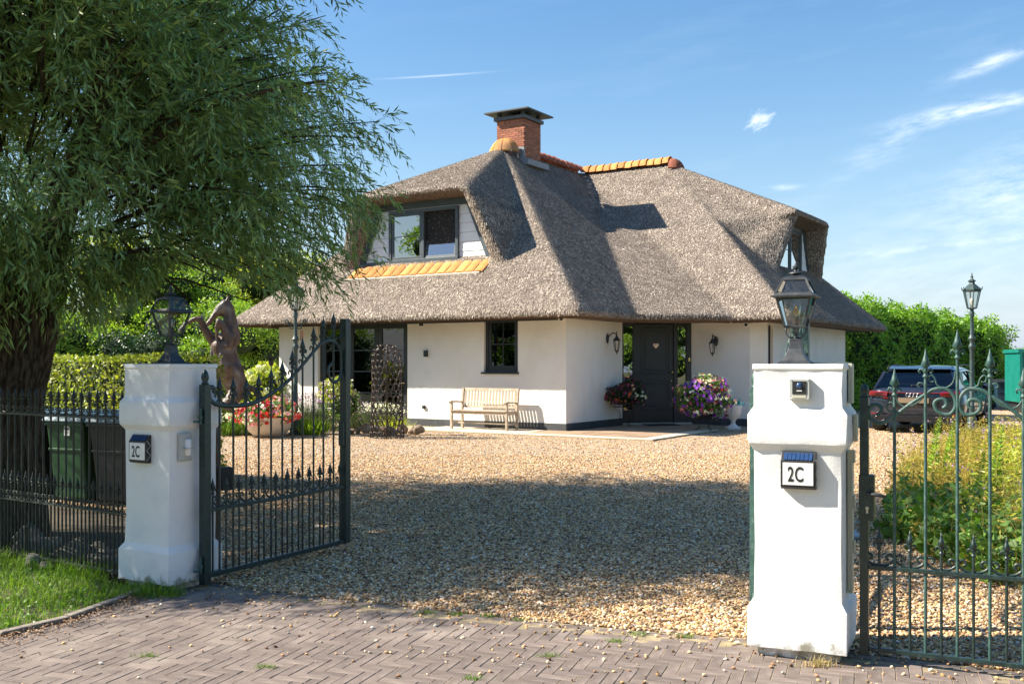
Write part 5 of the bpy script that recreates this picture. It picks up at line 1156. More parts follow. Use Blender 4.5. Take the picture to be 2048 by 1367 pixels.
mb = MB(); h = .022; mb.hexa([(-h, bk(.55)+.018, .55), (h, bk(.55)+.018, .55), (h, bk(.55)+.034, .55), (-h, bk(.55)+.034, .55), (-h, bk(.905)+.018, .905), (h, bk(.905)+.018, .905), (h, bk(.905)+.034, .905), (-h, bk(.905)+.034, .905)]); slme = mb.mesh('back_slat')
for k in range(17): link('back_slat', slme, T_, bn, (-Wd/2+.075+k*(Wd-.15)/16, 0, 0))
# ------------------------------------------------------------------ things on the house walls
def wall_lantern(loc, rz, label):
    """local -y points away from the wall"""
    e = empty('wall_lantern', loc, rz, label, 'wall lamp', 'lanterns beside the front door'); m = M['lamp_black']
    mb = MB(); mb.lathe([(.001, .0), (.045, -.004), (.052, -.016), (.03, -.03), (.001, -.034)], 14, (0, 0, .04), axis='Y'); o = mb.build('backplate', m, e, smooth=True); o.scale = (1, 1, 2.0); o.location = (0, 0, -.04)
    mb = MB(); mb.tube([(0, -.02, .05), (0, -.07, .12), (0, -.14, .155), (0, -.20, .13), (0, -.215, .075)], [.014, .013, .012, .011, .009], 8); mb.build('arm', m, e, smooth=True)
    mb = MB(); mb.lathe([(.006, .19), (.010, .17), (.007, .15), (.012, .10), (.03, .07), (.050, .035), (.078, .005), (.082, -.005), (.076, -.008)], 6, (0, -.215, 0)); mb.build('lantern_top', m, e)
    mb = MB(); c = Vector((0, -.215, 0))
    for k in range(6):
        a = k*math.pi/3; b = a+math.pi/3
        mb.tube([c+Vector((.070*math.cos(a), .070*math.sin(a), -.008)), c+Vector((.040*math.cos(a), .040*math.sin(a), -.20))], .0055, 4)
        mb.tube([c+Vector((.040*math.cos(a), .040*math.sin(a), -.20)), c+Vector((.040*math.cos(b), .040*math.sin(b), -.20))], .0055, 4)
    mb.lathe([(.042, -.20), (.036, -.225), (.012, -.24), (.014, -.25), (.004, -.275), (.001, -.285)], 8, tuple(c)); mb.build('frame', m, e)
    for k in range(6):
        a = k*math.pi/3; b = a+math.pi/3
        MB().add([c+Vector((.067*math.cos(a), .067*math.sin(a), -.01)), c+Vector((.067*math.cos(b), .067*math.sin(b), -.01)), c+Vector((.038*math.cos(b), .038*math.sin(b), -.198)), c+Vector((.038*math.cos(a), .038*math.sin(a), -.198))], [(0, 1, 2, 3)]).build('glass_pane', M['lantern_glass'], e)
    mb = MB(); mb.lathe([(.014, -.19), (.014, -.10), (.022, -.08), (.012, -.05), (.001, -.045)], 10, tuple(c)); mb.build('bulb', M['bulb_white'], e, smooth=True); e.scale = (1.25, 1.25, 1.25); return e
wall_lantern(hw(.002, 2.12, 2.18), HA+R(90), 'black wall lantern left of the front door')
wall_lantern(hw(2.05, 4.298, 2.13), HA, 'black wall lantern right of the front door')
def camera_ball(loc, rz, label):
    e = empty('security_camera', loc, rz, label, 'camera', 'security cameras under the eave')
    mb = MB(); mb.tube([(0, 0, 0), (0, -.05, 0), (0, -.19, -.02)], [.055, .05, .052], 14); mb.build('camera_body', M['plate_white'], e, smooth=True, auto=50)
    mb = MB(); mb.lathe([(.040, -.188), (.040, -.196), (.02, -.2), (.001, -.2)], 14, (0, 0, -.02), axis='Y'); mb.build('lens', M['plastic_black'], e, smooth=True, auto=40)
    mb = MB(); mb.tube([(0, 0, 0), (0, .02, .06)], .03, 8); mb.build('bracket', M['plate_white'], e)
camera_ball(hw(-.10, -.02, 2.66), HA+R(25), 'white security camera under the eave at the near corner of the house')
camera_ball(hw(2.92, 4.22, 2.60), HA+R(5), 'white security camera under the eave right of the front door')
def wallbox(name, x, z, w, h, d, label, cat):
    o = MB().box(-w/2, w/2, -d, .002, -h/2, h/2).build(name, M['plastic_black'], None, hw(x, 0, z), (0, 0, HA), bevel=.006); tag(o, label, cat)
wallbox('wall_light', -4.04, 1.86, .09, .16, .09, 'small black box light on the white wall between doors and window', 'wall lamp')
wallbox('outdoor_socket', -4.12, .50, .075, .085, .05, 'small dark socket low on the white wall left of the bench', 'socket')
wallbox('outdoor_sensor', -4.20, 2.60, .085, .075, .06, 'small dark sensor high on the white wall just under the thatch', 'sensor')
o = MB().lathe([(.001, 0), (.035, 0), (.035, -.006), (.001, -.008)], 14, axis='Y').build('round_cover', M['stucco'], None, hw(.001, .75, .47), (0, 0, HA+R(90))); tag(o, 'small round cover low on the shaded wall left of the door', 'cover')
mb = MB(); mb.tube([(0, 0, 0), (0, 0, -.12)], [.05, .055], 8); mb.tube([(.02, .02, -.1), (.02, .02, -.42)], .03, 6); mb.tube([(-.03, -.02, -.08), (-.03, -.02, -.36)], .026, 6)
# ------------------------------------------------------------------ cast iron lamp posts
def lamp_post(loc, rz, label, arms):
    e = empty('lamp_post', loc, rz, label, 'street lamp', 'old style cast iron lamp posts'); m = M['lamp_green']
    mb = MB(); mb.lathe([(.16, 0), (.16, .05), (.13, .07), (.13, .12), (.15, .14), (.12, .20), (.10, .27), (.115, .30), (.09, .34), (.10, .40), (.07, .45)], 10); mb.build('base', m, e, smooth=True, auto=40)
    mb = MB(); mb.lathe([(.065, .44), (.058, .6), (.07, .66), (.052, .70), (.046, 1.6), (.05, 1.92), (.07, 1.95), (.075, 1.99), (.05, 2.03), (.046, 2.08), (.062, 2.12), (.085, 2.15), (.06, 2.19), (.042, 2.25), (.036, 2.6), (.05, 2.66), (.055, 2.72), (.038, 2.76), (.045, 2.80)], 12); mb.build('post', m, e, smooth=True, auto=40)
    if arms:
        for s in (-1, 1):
            mb = MB(); mb.tube(spl([(0, 2.50), (s*.10, 2.46), (s*.16, 2.52), (s*.20, 2.60), (s*.24, 2.55), (s*.20, 2.51)], 3), .014, 6); mb.build('arm', m, e, smooth=True)
            mb = MB(); mb.tube(spl([(0, 2.42), (s*.09, 2.38), (s*.13, 2.43), (s*.09, 2.46)], 3), .011, 6); mb.build('arm', m, e, smooth=True)
    mb = MB(); mb.lathe([(.05, 2.79), (.10, 2.80), (.105, 2.82), (.05, 2.83)], 6)
    for k in range(6):
        a = k*math.pi/3; b = a+math.pi/3
        mb.tube([(.10*math.cos(a), .10*math.sin(a), 2.81), (.185*math.cos(a), .185*math.sin(a), 3.20)], .011, 5)
        mb.tube([(.19*math.cos(a), .19*math.sin(a), 3.20), (.225*math.cos(a), .225*math.sin(a), 3.27), (.21*math.cos(a), .21*math.sin(a), 3.21)], .010, 4)
        mb.tube([(.187*math.cos(a), .187*math.sin(a), 3.19), (.187*math.cos(b), .187*math.sin(b), 3.19)], .012, 4)
    mb.build('lantern_frame', m, e)
    for k in range(6):
        a = k*math.pi/3; b = a+math.pi/3
        MB().add([(.098*math.cos(a), .098*math.sin(a), 2.82), (.098*math.cos(b), .098*math.sin(b), 2.82), (.182*math.cos(b), .182*math.sin(b), 3.19), (.182*math.cos(a), .182*math.sin(a), 3.19)], [(0, 1, 2, 3)]).build('glass_pane', M['lantern_glass'], e)
    mb = MB(); mb.lathe([(.195, 3.20), (.20, 3.22), (.13, 3.29), (.085, 3.33), (.07, 3.335), (.055, 3.38), (.085, 3.40), (.085, 3.415), (.04, 3.44), (.022, 3.48), (.035, 3.50), (.012, 3.53), (.016, 3.55), (.002, 3.60)], 6); mb.build('lantern_roof', m, e)
    mb = MB(); mb.lathe([(.02, 2.83), (.02, 2.90), (.045, 2.95), (.045, 3.0), (.001, 3.05)], 10); mb.build('bulb', M['bulb_white'], e, smooth=True); return e
lamp_post((10.06, 22.4, 0), .3, 'green black cast iron lamp post in front of the car and laurel hedge', False)
lamp_post((-4.86, 23.0, 0), .0, 'dark lamp post with scroll arms in front of the thatch, half hidden by willow leaves', True)
# ------------------------------------------------------------------ flowers
def flowers(parent, P, Nn, size, colors, name='flowers'):
    n = len(P); col = rng.integers(0, len(colors), n)
    # neighbours share colours in drifts
    key = np.sin(P[:, 0]*7+P[:, 2]*5+1.3)+np.sin(P[:, 0]*3.1-P[:, 2]*6+P[:, 1]*4); q = np.argsort(key+rng.normal(scale=.35, size=n)); col[q] = (np.arange(n)*len(colors)//n)
    for ci, c in enumerate(colors):
        S = col == ci
        if not S.any(): continue
        p, nn = P[S], unit(Nn[S]+rng.normal(scale=.35, size=(S.sum(), 3))); t1 = unit(np.cross(nn, randdir(len(p)))); t2 = np.cross(nn, t1); V = []
        for k in range(5):
            a, b = 2*math.pi*k/5, 2*math.pi*(k+1)/5; r = size*rng.uniform(.7, 1.2, (len(p), 1)) if k == 0 else r
            e1 = p+(t1*math.cos(a)+t2*math.sin(a))*r+nn*r*.28; e2 = p+(t1*math.cos(b)+t2*math.sin(b))*r*.98+nn*r*.28; em = p+(t1*math.cos((a+b)/2)+t2*math.sin((a+b)/2))*r*1.12+nn*r*.2
            V.append(np.stack([p, e1, em, e2], 1))
        link(name, npmesh(name, np.concatenate(V), 4), M['petal_'+c], parent, kind='stuff')
def mound(parent, c, r, n, size, m, nf, fs, colors, low=-.4, core=.72):
    c, r = np.array(c), np.array(r); d = randdir(n); d = d[d[:, 2] > low]; lump = 1+.16*np.sin(d[:, 0]*5+d[:, 1]*4)+.12*np.sin(d[:, 2]*9+d[:, 0]*3)
    P = c+d*r*(rng.uniform(.72, 1.06, len(d))*lump)[:, None]; Nn = unit(d+randdir(len(d))*.7); D = unit(d*.5+randdir(len(d))); L = rng.uniform(.6, 1.3, len(d))*size
    link('leaves', leaves_mesh('leaves', P, D, L, L*.5, .12, Nn), M[m], parent)
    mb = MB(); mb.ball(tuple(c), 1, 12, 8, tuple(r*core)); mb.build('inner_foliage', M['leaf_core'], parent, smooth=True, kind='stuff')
    if nf:
        d = randdir(nf*2); d = d[d[:, 2] > low][:nf]; lump = 1+.16*np.sin(d[:, 0]*5+d[:, 1]*4)+.12*np.sin(d[:, 2]*9+d[:, 0]*3)
        flowers(parent, c+d*r*(rng.uniform(.97, 1.10, len(d))*lump)[:, None], d, fs, colors)
# white bowl with red flowers
e = empty('flower_bowl', (-5.32, 22.4, 0), 0, 'wide pale stone bowl overflowing with red, pink and white petunias on the gravel', 'planter')
mb = MB(); mb.lathe([(.22, 0), (.28, .01), (.42, .12), (.51, .26), (.55, .40), (.56, .44), (.53, .44), (.50, .38), (.2, .36)], 40); mb.build('bowl', M['bowl_clay'], e, smooth=True, auto=50)
mound(e, (0, 0, .50), (.66, .60, .30), 2600, .07, 'leaf_mid', 620, .036, ['white', 'red', 'red', 'red', 'pink', 'white', 'pink'], -.55)
# hydrangea
e = empty('hydrangea_shrub', (-6.2, 25.6, 0), 0, 'hydrangea with big cream white flower heads behind the red flower bowl', 'shrub')
mound(e, (0, 0, .72), (.62, .6, .78), 2600, .12, 'leaf_yellow', 0, 0, [], -.9)
for k in range(46):
    d = Vector(rng.normal(size=3)); d.z = abs(d.z)*.9; d.normalize(); c = (d.x*.62, d.y*.60, .78+d.z*.72); hd = rng.normal(size=(90, 3)); hd = unit(hd)*.085
    Pn = np.array(c)+hd; link('flower_head', leaves_mesh('flower_head', Pn, unit(np.cross(hd, randdir(90))), .04, .032, .1, hd), M['petal_white'] if k % 3 else M['petal_cream'], e)
# flowering plant on an iron stand left of the horseshoe arch
def plant_stand(parent, h, r, scrolls=True):
    m = M['rust_iron']
    mb = MB(); mb.tube([(r*math.cos(2*math.pi*k/20), r*math.sin(2*math.pi*k/20), h) for k in range(20)], .008, 5, closed=True); mb.build('ring', m, parent)
    for k in range(4):
        a = k*math.pi/2+.5; c, s = math.cos(a), math.sin(a); mb = MB()
        mb.tube([(c*r, s*r, h), (c*r*.55, s*r*.55, h*.72), (c*r*.45, s*r*.45, h*.35), (c*r*.8, s*r*.8, h*.08), (c*r*1.15, s*r*1.15, 0), (c*r*1.3, s*r*1.3, .015)], .008, 5); mb.build('leg', m, parent, smooth=True)
    if scrolls:
        for k in range(9):
            a = k*2*math.pi/9; c, s = math.cos(a), math.sin(a); pts = [(c*(r*1.02)+(-s)*.07*math.cos(t), s*(r*1.02)+c*.07*math.cos(t), h*.80+.08*math.sin(t)) for t in [R(-60+300*i/10) for i in range(11)]]; mb = MB(); mb.tube(pts, .008, 5); mb.build('scroll', m, parent, smooth=True)
e = empty('flower_stand', (-3.88, 22.8, 0), 0, 'mottled lilac and yellow flowering plant on a scrolled iron stand beside the gate post', 'plant'); plant_stand(e, .62, .30)
mound(e, (0, 0, .98), (.37, .34, .30), 2000, .055, 'leaf_yellow', 320, .024, ['lilac', 'cream', 'white', 'plum', 'cream', 'lilac'], -.9); mound(e, (.15, 0, .66), (.42, .34, .34), 1800, .05, 'leaf_mid', 160, .020, ['cream', 'lilac', 'cream'], -.9)
e = empty('flower_stand', (2.80, 25.7, 0), 0, 'dark plum and orange flowers on a thin iron stand left of the front door', 'plant'); plant_stand(e, .52, .26, False)
mound(e, (.05, 0, .80), (.48, .40, .26), 2600, .06, 'leaf_dark', 260, .036, ['plum', 'orange', 'plum', 'magenta', 'plum', 'cream'], -.8); mound(e, (.20, .05, .98), (.26, .25, .20), 900, .06, 'leaf_dark', 90, .034, ['magenta', 'plum', 'cream'], -.6)
e = empty('flower_stand', (4.52, 24.15, 0), 0, 'huge mound of purple, pink and white petunias right of the front door', 'plant'); plant_stand(e, .30, .34, False)
mb = MB(); mb.lathe([(.18, .30), (.26, .42), (.28, .5), (.25, .5)], 20); mb.build('pot', M['plastic_black'], e, smooth=True)
mound(e, (0, 0, .78), (.60, .55, .46), 4600, .062, 'leaf_mid', 640, .036, ['purple', 'purple', 'plum', 'purple', 'white', 'magenta', 'pink', 'white', 'purple'], -.9)
mound(e, (.04, -.02, 1.02), (.40, .38, .22), 900, .05, 'leaf_mid', 190, .034, ['white', 'pink', 'cream', 'magenta', 'white'], -.2)
# white urn with blue plant
e = empty('garden_urn', (5.42, 25.1, 0), 0, 'white fluted urn with a blue grey grassy plant by the wall right of the door', 'urn')
mb = MB(); mb.box(-.16, .16, -.16, .16, .0, .06); mb.build('foot', M['urn_white'], e, bevel=.008)
mb = MB(); n = 40; prof = [(.13, .06), (.10, .09), (.055, .13), (.055, .20), (.09, .24), (.15, .30), (.19, .40), (.20, .50), (.215, .56), (.22, .60), (.20, .60), (.17, .5)]; vs = []
for i, (r, z) in enumerate(prof):
    for k in range(n):
        a = 2*math.pi*k/n+z*2.2; rr = r*(1+(.045*math.sin(a*12-z*16) if .24 < z < .58 else 0)); vs.append((rr*math.cos(a), rr*math.sin(a), z))
mb.add(vs, [(i*n+k, i*n+(k+1) % n, (i+1)*n+(k+1) % n, (i+1)*n+k) for i in range(len(prof)-1) for k in range(n)]); mb.build('urn_body', M['urn_white'], e, smooth=True)
P = rng.normal(scale=.075, size=(420, 3)); P[:, 2] = .57; D = unit(P*[3, 3, 0]+np.array([0, 0, .35])+rng.normal(scale=.2, size=P.shape)); link('leaves', leaves_mesh('leaves', P, D, rng.uniform(.13, .26, 420), .012, .1), M['petal_blue'], e)
# door mat
o = MB().box(-.42, .42, -.28, .28, 0, .018).build('door_mat', M['plastic_black'], None, hw(.98, 3.22, .04), (0, 0, HA+dR)); tag(o, 'black mat on the paving in front of the front door', 'door mat')
# ------------------------------------------------------------------ arch of welded horseshoes
e = empty('horseshoe_obelisk', (-2.70, 22.1, 0), .1, 'tall openwork garden obelisk welded together from old horseshoes', 'garden ornament')
mb = MB(); mb.tube([(.062*math.cos(a)*(1 if True else 1), 0, .072*math.sin(a)) for a in [R(-62+304*i/12) for i in range(13)]], [.008]+[.0125]*11+[.008], 5, flat=(1, .7)); hs_me = mb.mesh('horseshoe', True)
z = .07; row = 0
def obr(z): return .36-.05*min(1, z/.5) if z < 1.55 else max(.05, .31*math.sqrt(max(0, 1-((z-1.55)/.47)**2)))
while z < 2.0:
    r = obr(z); cnt = max(5, int(2*math.pi*r/.135)); slope = math.atan2(r-obr(z+.1), .1)
    for k in range(cnt):
        a = 2*math.pi*(k+.5*(row % 2))/cnt+random.uniform(-.05, .05)
        o = link('horseshoe', hs_me, M['rust_iron'], e, (r*math.cos(a), r*math.sin(a), z)); o.rotation_euler = (Matrix.Rotation(a+math.pi/2, 3, 'Z') @ Matrix.Rotation(slope, 3, 'X') @ Matrix.Rotation(random.choice([0, 0, 0, math.pi])+random.uniform(-.25, .25), 3, 'Y')).to_euler(); o.scale = (1, 1, 1)
    z += .128*max(.45, math.cos(slope)); row += 1
for a_ in (0, math.pi/2):
    mb = MB(); pts = [(-.36, 0, 0), (-.345, 0, .4), (-.32, 0, 1.0), (-.32, 0, 1.55)]+[(-.32*math.cos(t), 0, 1.55+.47*math.sin(t)) for t in [math.pi*i/14 for i in range(1, 14)]]+[(.32, 0, 1.55), (.32, 0, 1.0), (.345, 0, .4), (.36, 0, 0)]; mb.tube(pts, .011, 6); o = mb.build('arch_rib', M['rust_iron'], e, smooth=True); o.rotation_euler = (0, 0, a_)
for z_ in (.03, .55, 1.5): mb = MB(); r = obr(z_); mb.tube([(r*math.cos(2*math.pi*k/24), r*math.sin(2*math.pi*k/24), z_) for k in range(24)], .006, 4, closed=True); mb.build('hoop', M['rust_iron'], e)
# rocks, lavender and grasses edging the bed by the french doors
for i in range(10):
    x = -3.9+i*.2+random.uniform(-.03, .03); s = random.uniform(.11, .18); pc = [[Vector((random.gauss(0, 1), random.gauss(0, 1), random.gauss(0, .8))).normalized()*s*random.uniform(.8, 1.1) for _ in range(14)]]
    b = link('boulder', remeshed('boulder', pc, s*.2, 1), M['rock'], None, (x, 23.4+random.uniform(-.2, .2)-i*.02, s*.55)); tag(b, ['first', 'second', 'third', 'fourth', 'fifth', 'sixth', 'seventh', 'eighth', 'ninth', 'tenth and last'][i]+' rough brown border stone counted rightwards from the flower stand', 'boulder', 'brown border stones of the bed by the french doors')
def tuft(x, y, r, h, n, m, label, fl=None, group=None):
    e = empty('garden_plant', (x, y, 0), 0, label, 'plant', group); P = np.column_stack([rng.normal(scale=r*.4, size=(n, 2)), np.zeros(n)]); D = unit(P*[1.6/r, 1.6/r, 0]*.5+np.array([0, 0, 1.0])+rng.normal(scale=.15, size=P.shape))
    L = rng.uniform(.5, 1.1, n)*h; link('leaves', leaves_mesh('leaves', P, D, L, .014, .1), M[m], e)
    if fl: S = L > h*.85; T_p = (P+D*L[:, None])[S]; T_p = np.repeat(T_p, 3, 0)+rng.normal(scale=.012, size=(len(T_p)*3, 3)); link('flower_spikes', leaves_mesh('flower_spikes', T_p, randdir(len(T_p)), .035, .025, .1), M['petal_'+fl], e)
tuft(-4.55, 23.2, .34, .42, 1100, 'leaf_bright', 'bright green lavender mound left of the flower stand')
tuft(-4.9, 24.6, .45, .85, 900, 'leaf_silver', 'pale lavender in flower behind the lamp post foot', 'lilac')
tuft(-3.2, 24.7, .40, .62, 900, 'leaf_silver', 'pale lavender in front of the french doors', 'white'); tuft(-3.9, 25.2, .40, .62, 700, 'leaf_silver', 'lavender behind the flower stand', 'lilac'); tuft(-2.85, 24.3, .3, .4, 600, 'leaf_yellow', 'low yellow green plant behind the horseshoe obelisk')
tuft(-6.4, 22.9, .4, .45, 900, 'leaf_mid', 'low green plant left of the flower bowl', 'white'); tuft(-5.9, 23.6, .35, .5, 700, 'leaf_bright', 'green plant behind the flower bowl')
tuft(-2.0, 16.0, .02, .03, 3, 'grass', 'tiny weed in the gravel') if 0 else None
# solar light on a stick, wind chime
e = empty('garden_light', (-5.55, 23.6, 0), .3, 'small black solar garden light on a stick between statue and lamp post', 'garden light')
mb = MB(); mb.lathe([(.014, 0), (.014, 1.55)], 8); mb.build('post', M['plastic_black'], e); mb = MB(); mb.lathe([(.035, 1.55), (.06, 1.62), (.06, 1.70), (.04, 1.72)], 12); mb.build('lamp_head', M['plastic_black'], e, smooth=True, auto=40); mb = MB(); mb.box(-.14, .14, -.10, .10, 1.74, 1.775); mb.build('solar_panel', M['bin_dark'], e)
e = empty('hanging_ornament', (-4.72, 23.0, 2.42), 0, 'rusty red ornament hanging beside the left lamp post', 'ornament')
mb = MB(); mb.tube([(0, 0, 0), (0, 0, -.08)], .004, 4); mb.build('cord', M['rust_iron'], e)
for dx in (-.02, .02): mb = MB(); mb.tube([(dx, 0, -.08), (dx, 0, -.30)], .014, 6); mb.build('ornament_rod', M['brick_red'], e)
# ------------------------------------------------------------------ rearing horse statue (forward = left in the photograph)
HS = R(180+22)
horse = empty('horse_statue', (-6.48, 23.3, 0), HS, 'life size brown bronze statue of a rearing horse, head turned left above the flower bowl', 'statue')
def cap3(pts):
    out = []
    for a, b in zip(pts[:-1], pts[1:]): out.append(capsule(a[:3], a[3], b[:3], b[3]))
    return out
pc = []
# x forward, y to the horse's left (towards the viewer), z up
pc += cap3([(-.28, 0, 1.0, .25), (-.12, 0, 1.25, .29), (.03, 0, 1.52, .36), (.08, 0, 1.88, .30), (.0, 0, 2.18, .22)])
pc += cap3([(.22, .12, 2.0, .14), (.20, .13, 1.75, .12)])+cap3([(.22, -.12, 2.0, .14), (.20, -.13, 1.75, .12)])+cap3([(-.16, .16, 1.45, .20), (-.22, .15, 1.1, .20)])+cap3([(-.05, .18, 2.2, .13), (.02, .20, 2.0, .13)])
pc += cap3([(-.02, 0, 2.15, .21), (-.05, 0, 2.45, .145), (-.02, 0, 2.70, .115), (.03, 0, 2.92, .10)])
pc += cap3([(-.16, 0, 2.15, .14), (-.17, 0, 2.45, .085), (-.12, 0, 2.75, .065), (-.03, 0, 2.99, .055)])
hy_ = .0
pc += cap3([(.05, .0, 2.95, .11), (.16, .0, 2.85, .105), (.27, .0, 2.70, .075), (.36, .0, 2.58, .060), (.41, .0, 2.51, .060)])
pc += cap3([(.07, .0, 2.82, .10), (.17, .0, 2.74, .07)])
for s in (-1, 1): pc += cap3([(.02, s*.055, 3.0, .035), (-.01, s*.065, 3.10, .022), (.0, s*.066, 3.16, .008)])
# fore legs
pc += cap3([(.12, -.17, 2.08, .16), (.30, -.17, 2.12, .115), (.46, -.16, 2.36, .085), (.57, -.16, 2.60, .070), (.68, -.16, 2.62, .052), (.84, -.16, 2.53, .042), (.90, -.16, 2.50, .050), (.95, -.16, 2.42, .045), (.98, -.16, 2.37, .062)])
pc += cap3([(.0, .17, 2.14, .14), (.04, .19, 2.28, .10), (.12, .19, 2.46, .085), (.20, .19, 2.56, .072), (.25, .19, 2.44, .050), (.24, .19, 2.20, .040), (.23, .19, 2.10, .050), (.18, .19, 2.02, .045), (.19, .19, 1.92, .062)])
# hind legs
for s, fx in ((1, .06), (-1, -.10)):
    pc += cap3([(-.26, s*.14, 1.05, .20), (-.12+fx*.5, s*.19, .80, .165), (.02+fx, s*.19, .66, .13), (-.16+fx, s*.19, .50, .085), (-.30+fx, s*.19, .42, .075), (-.22+fx, s*.19, .25, .052), (-.14+fx, s*.19, .12, .055), (-.08+fx, s*.19, .05, .07)])
pc += cap3([(-.52, 0, 1.05, .06), (-.68, 0, .95, .075), (-.76, 0, .65, .085), (-.78, .02, .35, .07), (-.74, .02, .12, .03)])
for k in range(7): z = 2.95-k*.12; pc += cap3([(-.05-.022*k, .0, z, .05), (-.13-.02*k, .05*(-1)**k, z-.08, .03)])
link('horse_body', remeshed('horse_body', pc, .018, 3, .5), M['bronze'], horse)
for s in (-1, 1): MB().ball((.155, s*.108, 2.86), .022, 10, 6).build('eye', M['plastic_black'], horse, smooth=True); MB().ball((.415, s*.038, 2.55), .013, 8, 5).build('nostril', M['plastic_black'], horse, smooth=True)
mb = MB(); mb.tube([(.40+.03*math.cos(t), .055*math.sin(t), 2.505+.0*t) for t in [R(-80+160*i/8) for i in range(9)]], .006, 4); mb.build('mouth_line', M['rust_iron'], horse)
for (x, y, z) in [(.99, -.16, 2.35), (.19, .19, 1.885), (-.02, .19, .04), (-.18, -.19, .04)]:
    mb = MB(); mb.lathe([(.070, -.04), (.066, 0), (.055, .04)], 12, (x, y, z)); mb.build('hoof', M['bronze'], horse, smooth=True, auto=40)
mb = MB(); mb.lathe([(.55, -.02), (.55, .02), (.53, .03)], 30, (-.15, 0, 0)); mb.build('base_plate', M['soil'], horse)
# ------------------------------------------------------------------ wheelie bins
def wheelie_bin(x, y, rz, mbody, mlid, label, sc=1.0):
    e = empty('wheelie_bin', (x, y, 0), rz, label, 'bin', 'wheelie bins'); w, d, h = .29, .36, .94; e.scale = (sc, sc, sc)
    mb = MB(); mb.hexa([(-w*.82, -d*.75, .05), (w*.82, -d*.75, .05), (w*.82, d*.85, .05), (-w*.82, d*.85, .05), (-w, -d, h), (w, -d, h), (w, d, h), (-w, d, h)]); mb.build('bin_body', mbody, e, bevel=.02)
    mb = MB(); mb.box(-w-.02, w+.02, -d-.025, d+.01, h-.05, h); mb.build('rim', mbody, e, bevel=.01)
    mb = MB(); mb.box(-w*.93, w*.93, -d*.915-.012, -d*.88, .60, .63); mb.build('rib', mbody, e, bevel=.006)
    mb = MB(); mb.hexa([(-w-.03, -d-.05, h), (w+.03, -d-.05, h), (w+.03, d+.03, h), (-w-.03, d+.03, h), (-w-.02, -d-.02, h+.05), (w+.02, -d-.02, h+.05), (w+.02, d, h+.10), (-w-.02, d, h+.10)]); mb.build('lid', mlid, e, bevel=.015)
    for k in (-.16, 0, .16): mb = MB(); mb.hexa([(k-.04, -d, h+.045), (k+.04, -d, h+.045), (k+.04, d-.03, h+.09), (k-.04, d-.03, h+.09), (k-.03, -d+.02, h+.065), (k+.03, -d+.02, h+.065), (k+.03, d-.05, h+.115), (k-.03, d-.05, h+.115)]); mb.build('lid_rib', mlid, e)
    for s in (-1, 1): mb = MB(); mb.lathe([(.1, -.025), (.1, .025)], 16, (s*(w-.02), d+.0, .10), axis='X'); mb.build('wheel', M['tyre'], e, smooth=True, auto=40)
    mb = MB(); mb.tube([(-w+.03, d+.03, h-.02), (-w+.03, d+.09, h+.01), (w-.03, d+.09, h+.01), (w-.03, d+.03, h-.02)], .014, 6); mb.build('handle', mbody, e)
    return e
wheelie_bin(-5.62, 12.35, R(-24), M['bin_dark'], M['bin_lid'], 'black wheelie bin with grey blue lid nearest the willow trunk')
gb = wheelie_bin(-4.98, 12.05, R(-24), M['bin_green'], M['bin_lid'], 'green wheelie bin with a white sticker behind the railing')
mb = MB(); mb.box(.0, .085, -.362, -.352, .78, .89); st = mb.build('sticker', M['plate_white'], gb)
for k, (x0, x1, z0, z1) in enumerate([(.010, .022, .84, .875), (.034, .050, .84, .87), (.055, .072, .84, .87), (.010, .07, .818, .824), (.010, .06, .802, .808)]): mb = MB(); mb.box(x0, x1, -.3635, -.362, z0, z1); mb.build('sticker_print', M['ink'], st)
wheelie_bin(-4.36, 11.75, R(-24), M['bin_dark'], M['bin_lid'], 'dark wheelie bin half hidden behind the left gate pillar')
wheelie_bin(17.0, 35.4, R(-15), M['bin_blue'], M['bin_dark'], 'dark blue wheelie bin at the end of the laurel hedge', 1.02)
# teal container at the right edge
e = empty('skip_container', (16.35, 33.0, 0), R(-12), 'teal green steel container cut off by the right edge of the picture', 'container')
mb = MB(); mb.box(0, 3.2, 0, 1.8, .35, 2.05); mb.build('container_body', M['skip_teal'], e, bevel=.02)
mb = MB(); mb.box(-.05, 3.25, -.05, 1.85, 1.95, 2.07); mb.build('rim', M['skip_teal'], e, bevel=.01)
for x in (0, .45, .9, 1.35, 1.8, 2.25, 2.7, 3.1): mb = MB(); mb.box(x, x+.08, -.06, 0, .4, 1.95); mb.build('rib', M['skip_teal'], e)
for x in (.1, 2.9): mb = MB(); mb.box(x, x+.2, .1, 1.7, 0, .35); mb.build('skid', M['bin_dark'], e)
# flat silver ground light between pillar and bed
e = empty('ground_light', (3.05, 9.35, 0), .2, 'small pale flat floodlight lying on the gravel right of the right pillar', 'garden light')
mb = MB(); mb.hexa([(-.12, -.08, .01), (.12, -.08, .01), (.12, .08, .05), (-.12, .08, .05), (-.12, -.08, .04), (.12, -.08, .04), (.12, .08, .08), (-.12, .08, .08)]); mb.build('housing', M['plastic_grey'], e, bevel=.006); mb = MB(); mb.tube([(-.13, 0, .0), (-.13, 0, .05)], .008, 5); mb.tube([(.13, 0, .0), (.13, 0, .05)], .008, 5); mb.build('bracket', M['steel'], e)
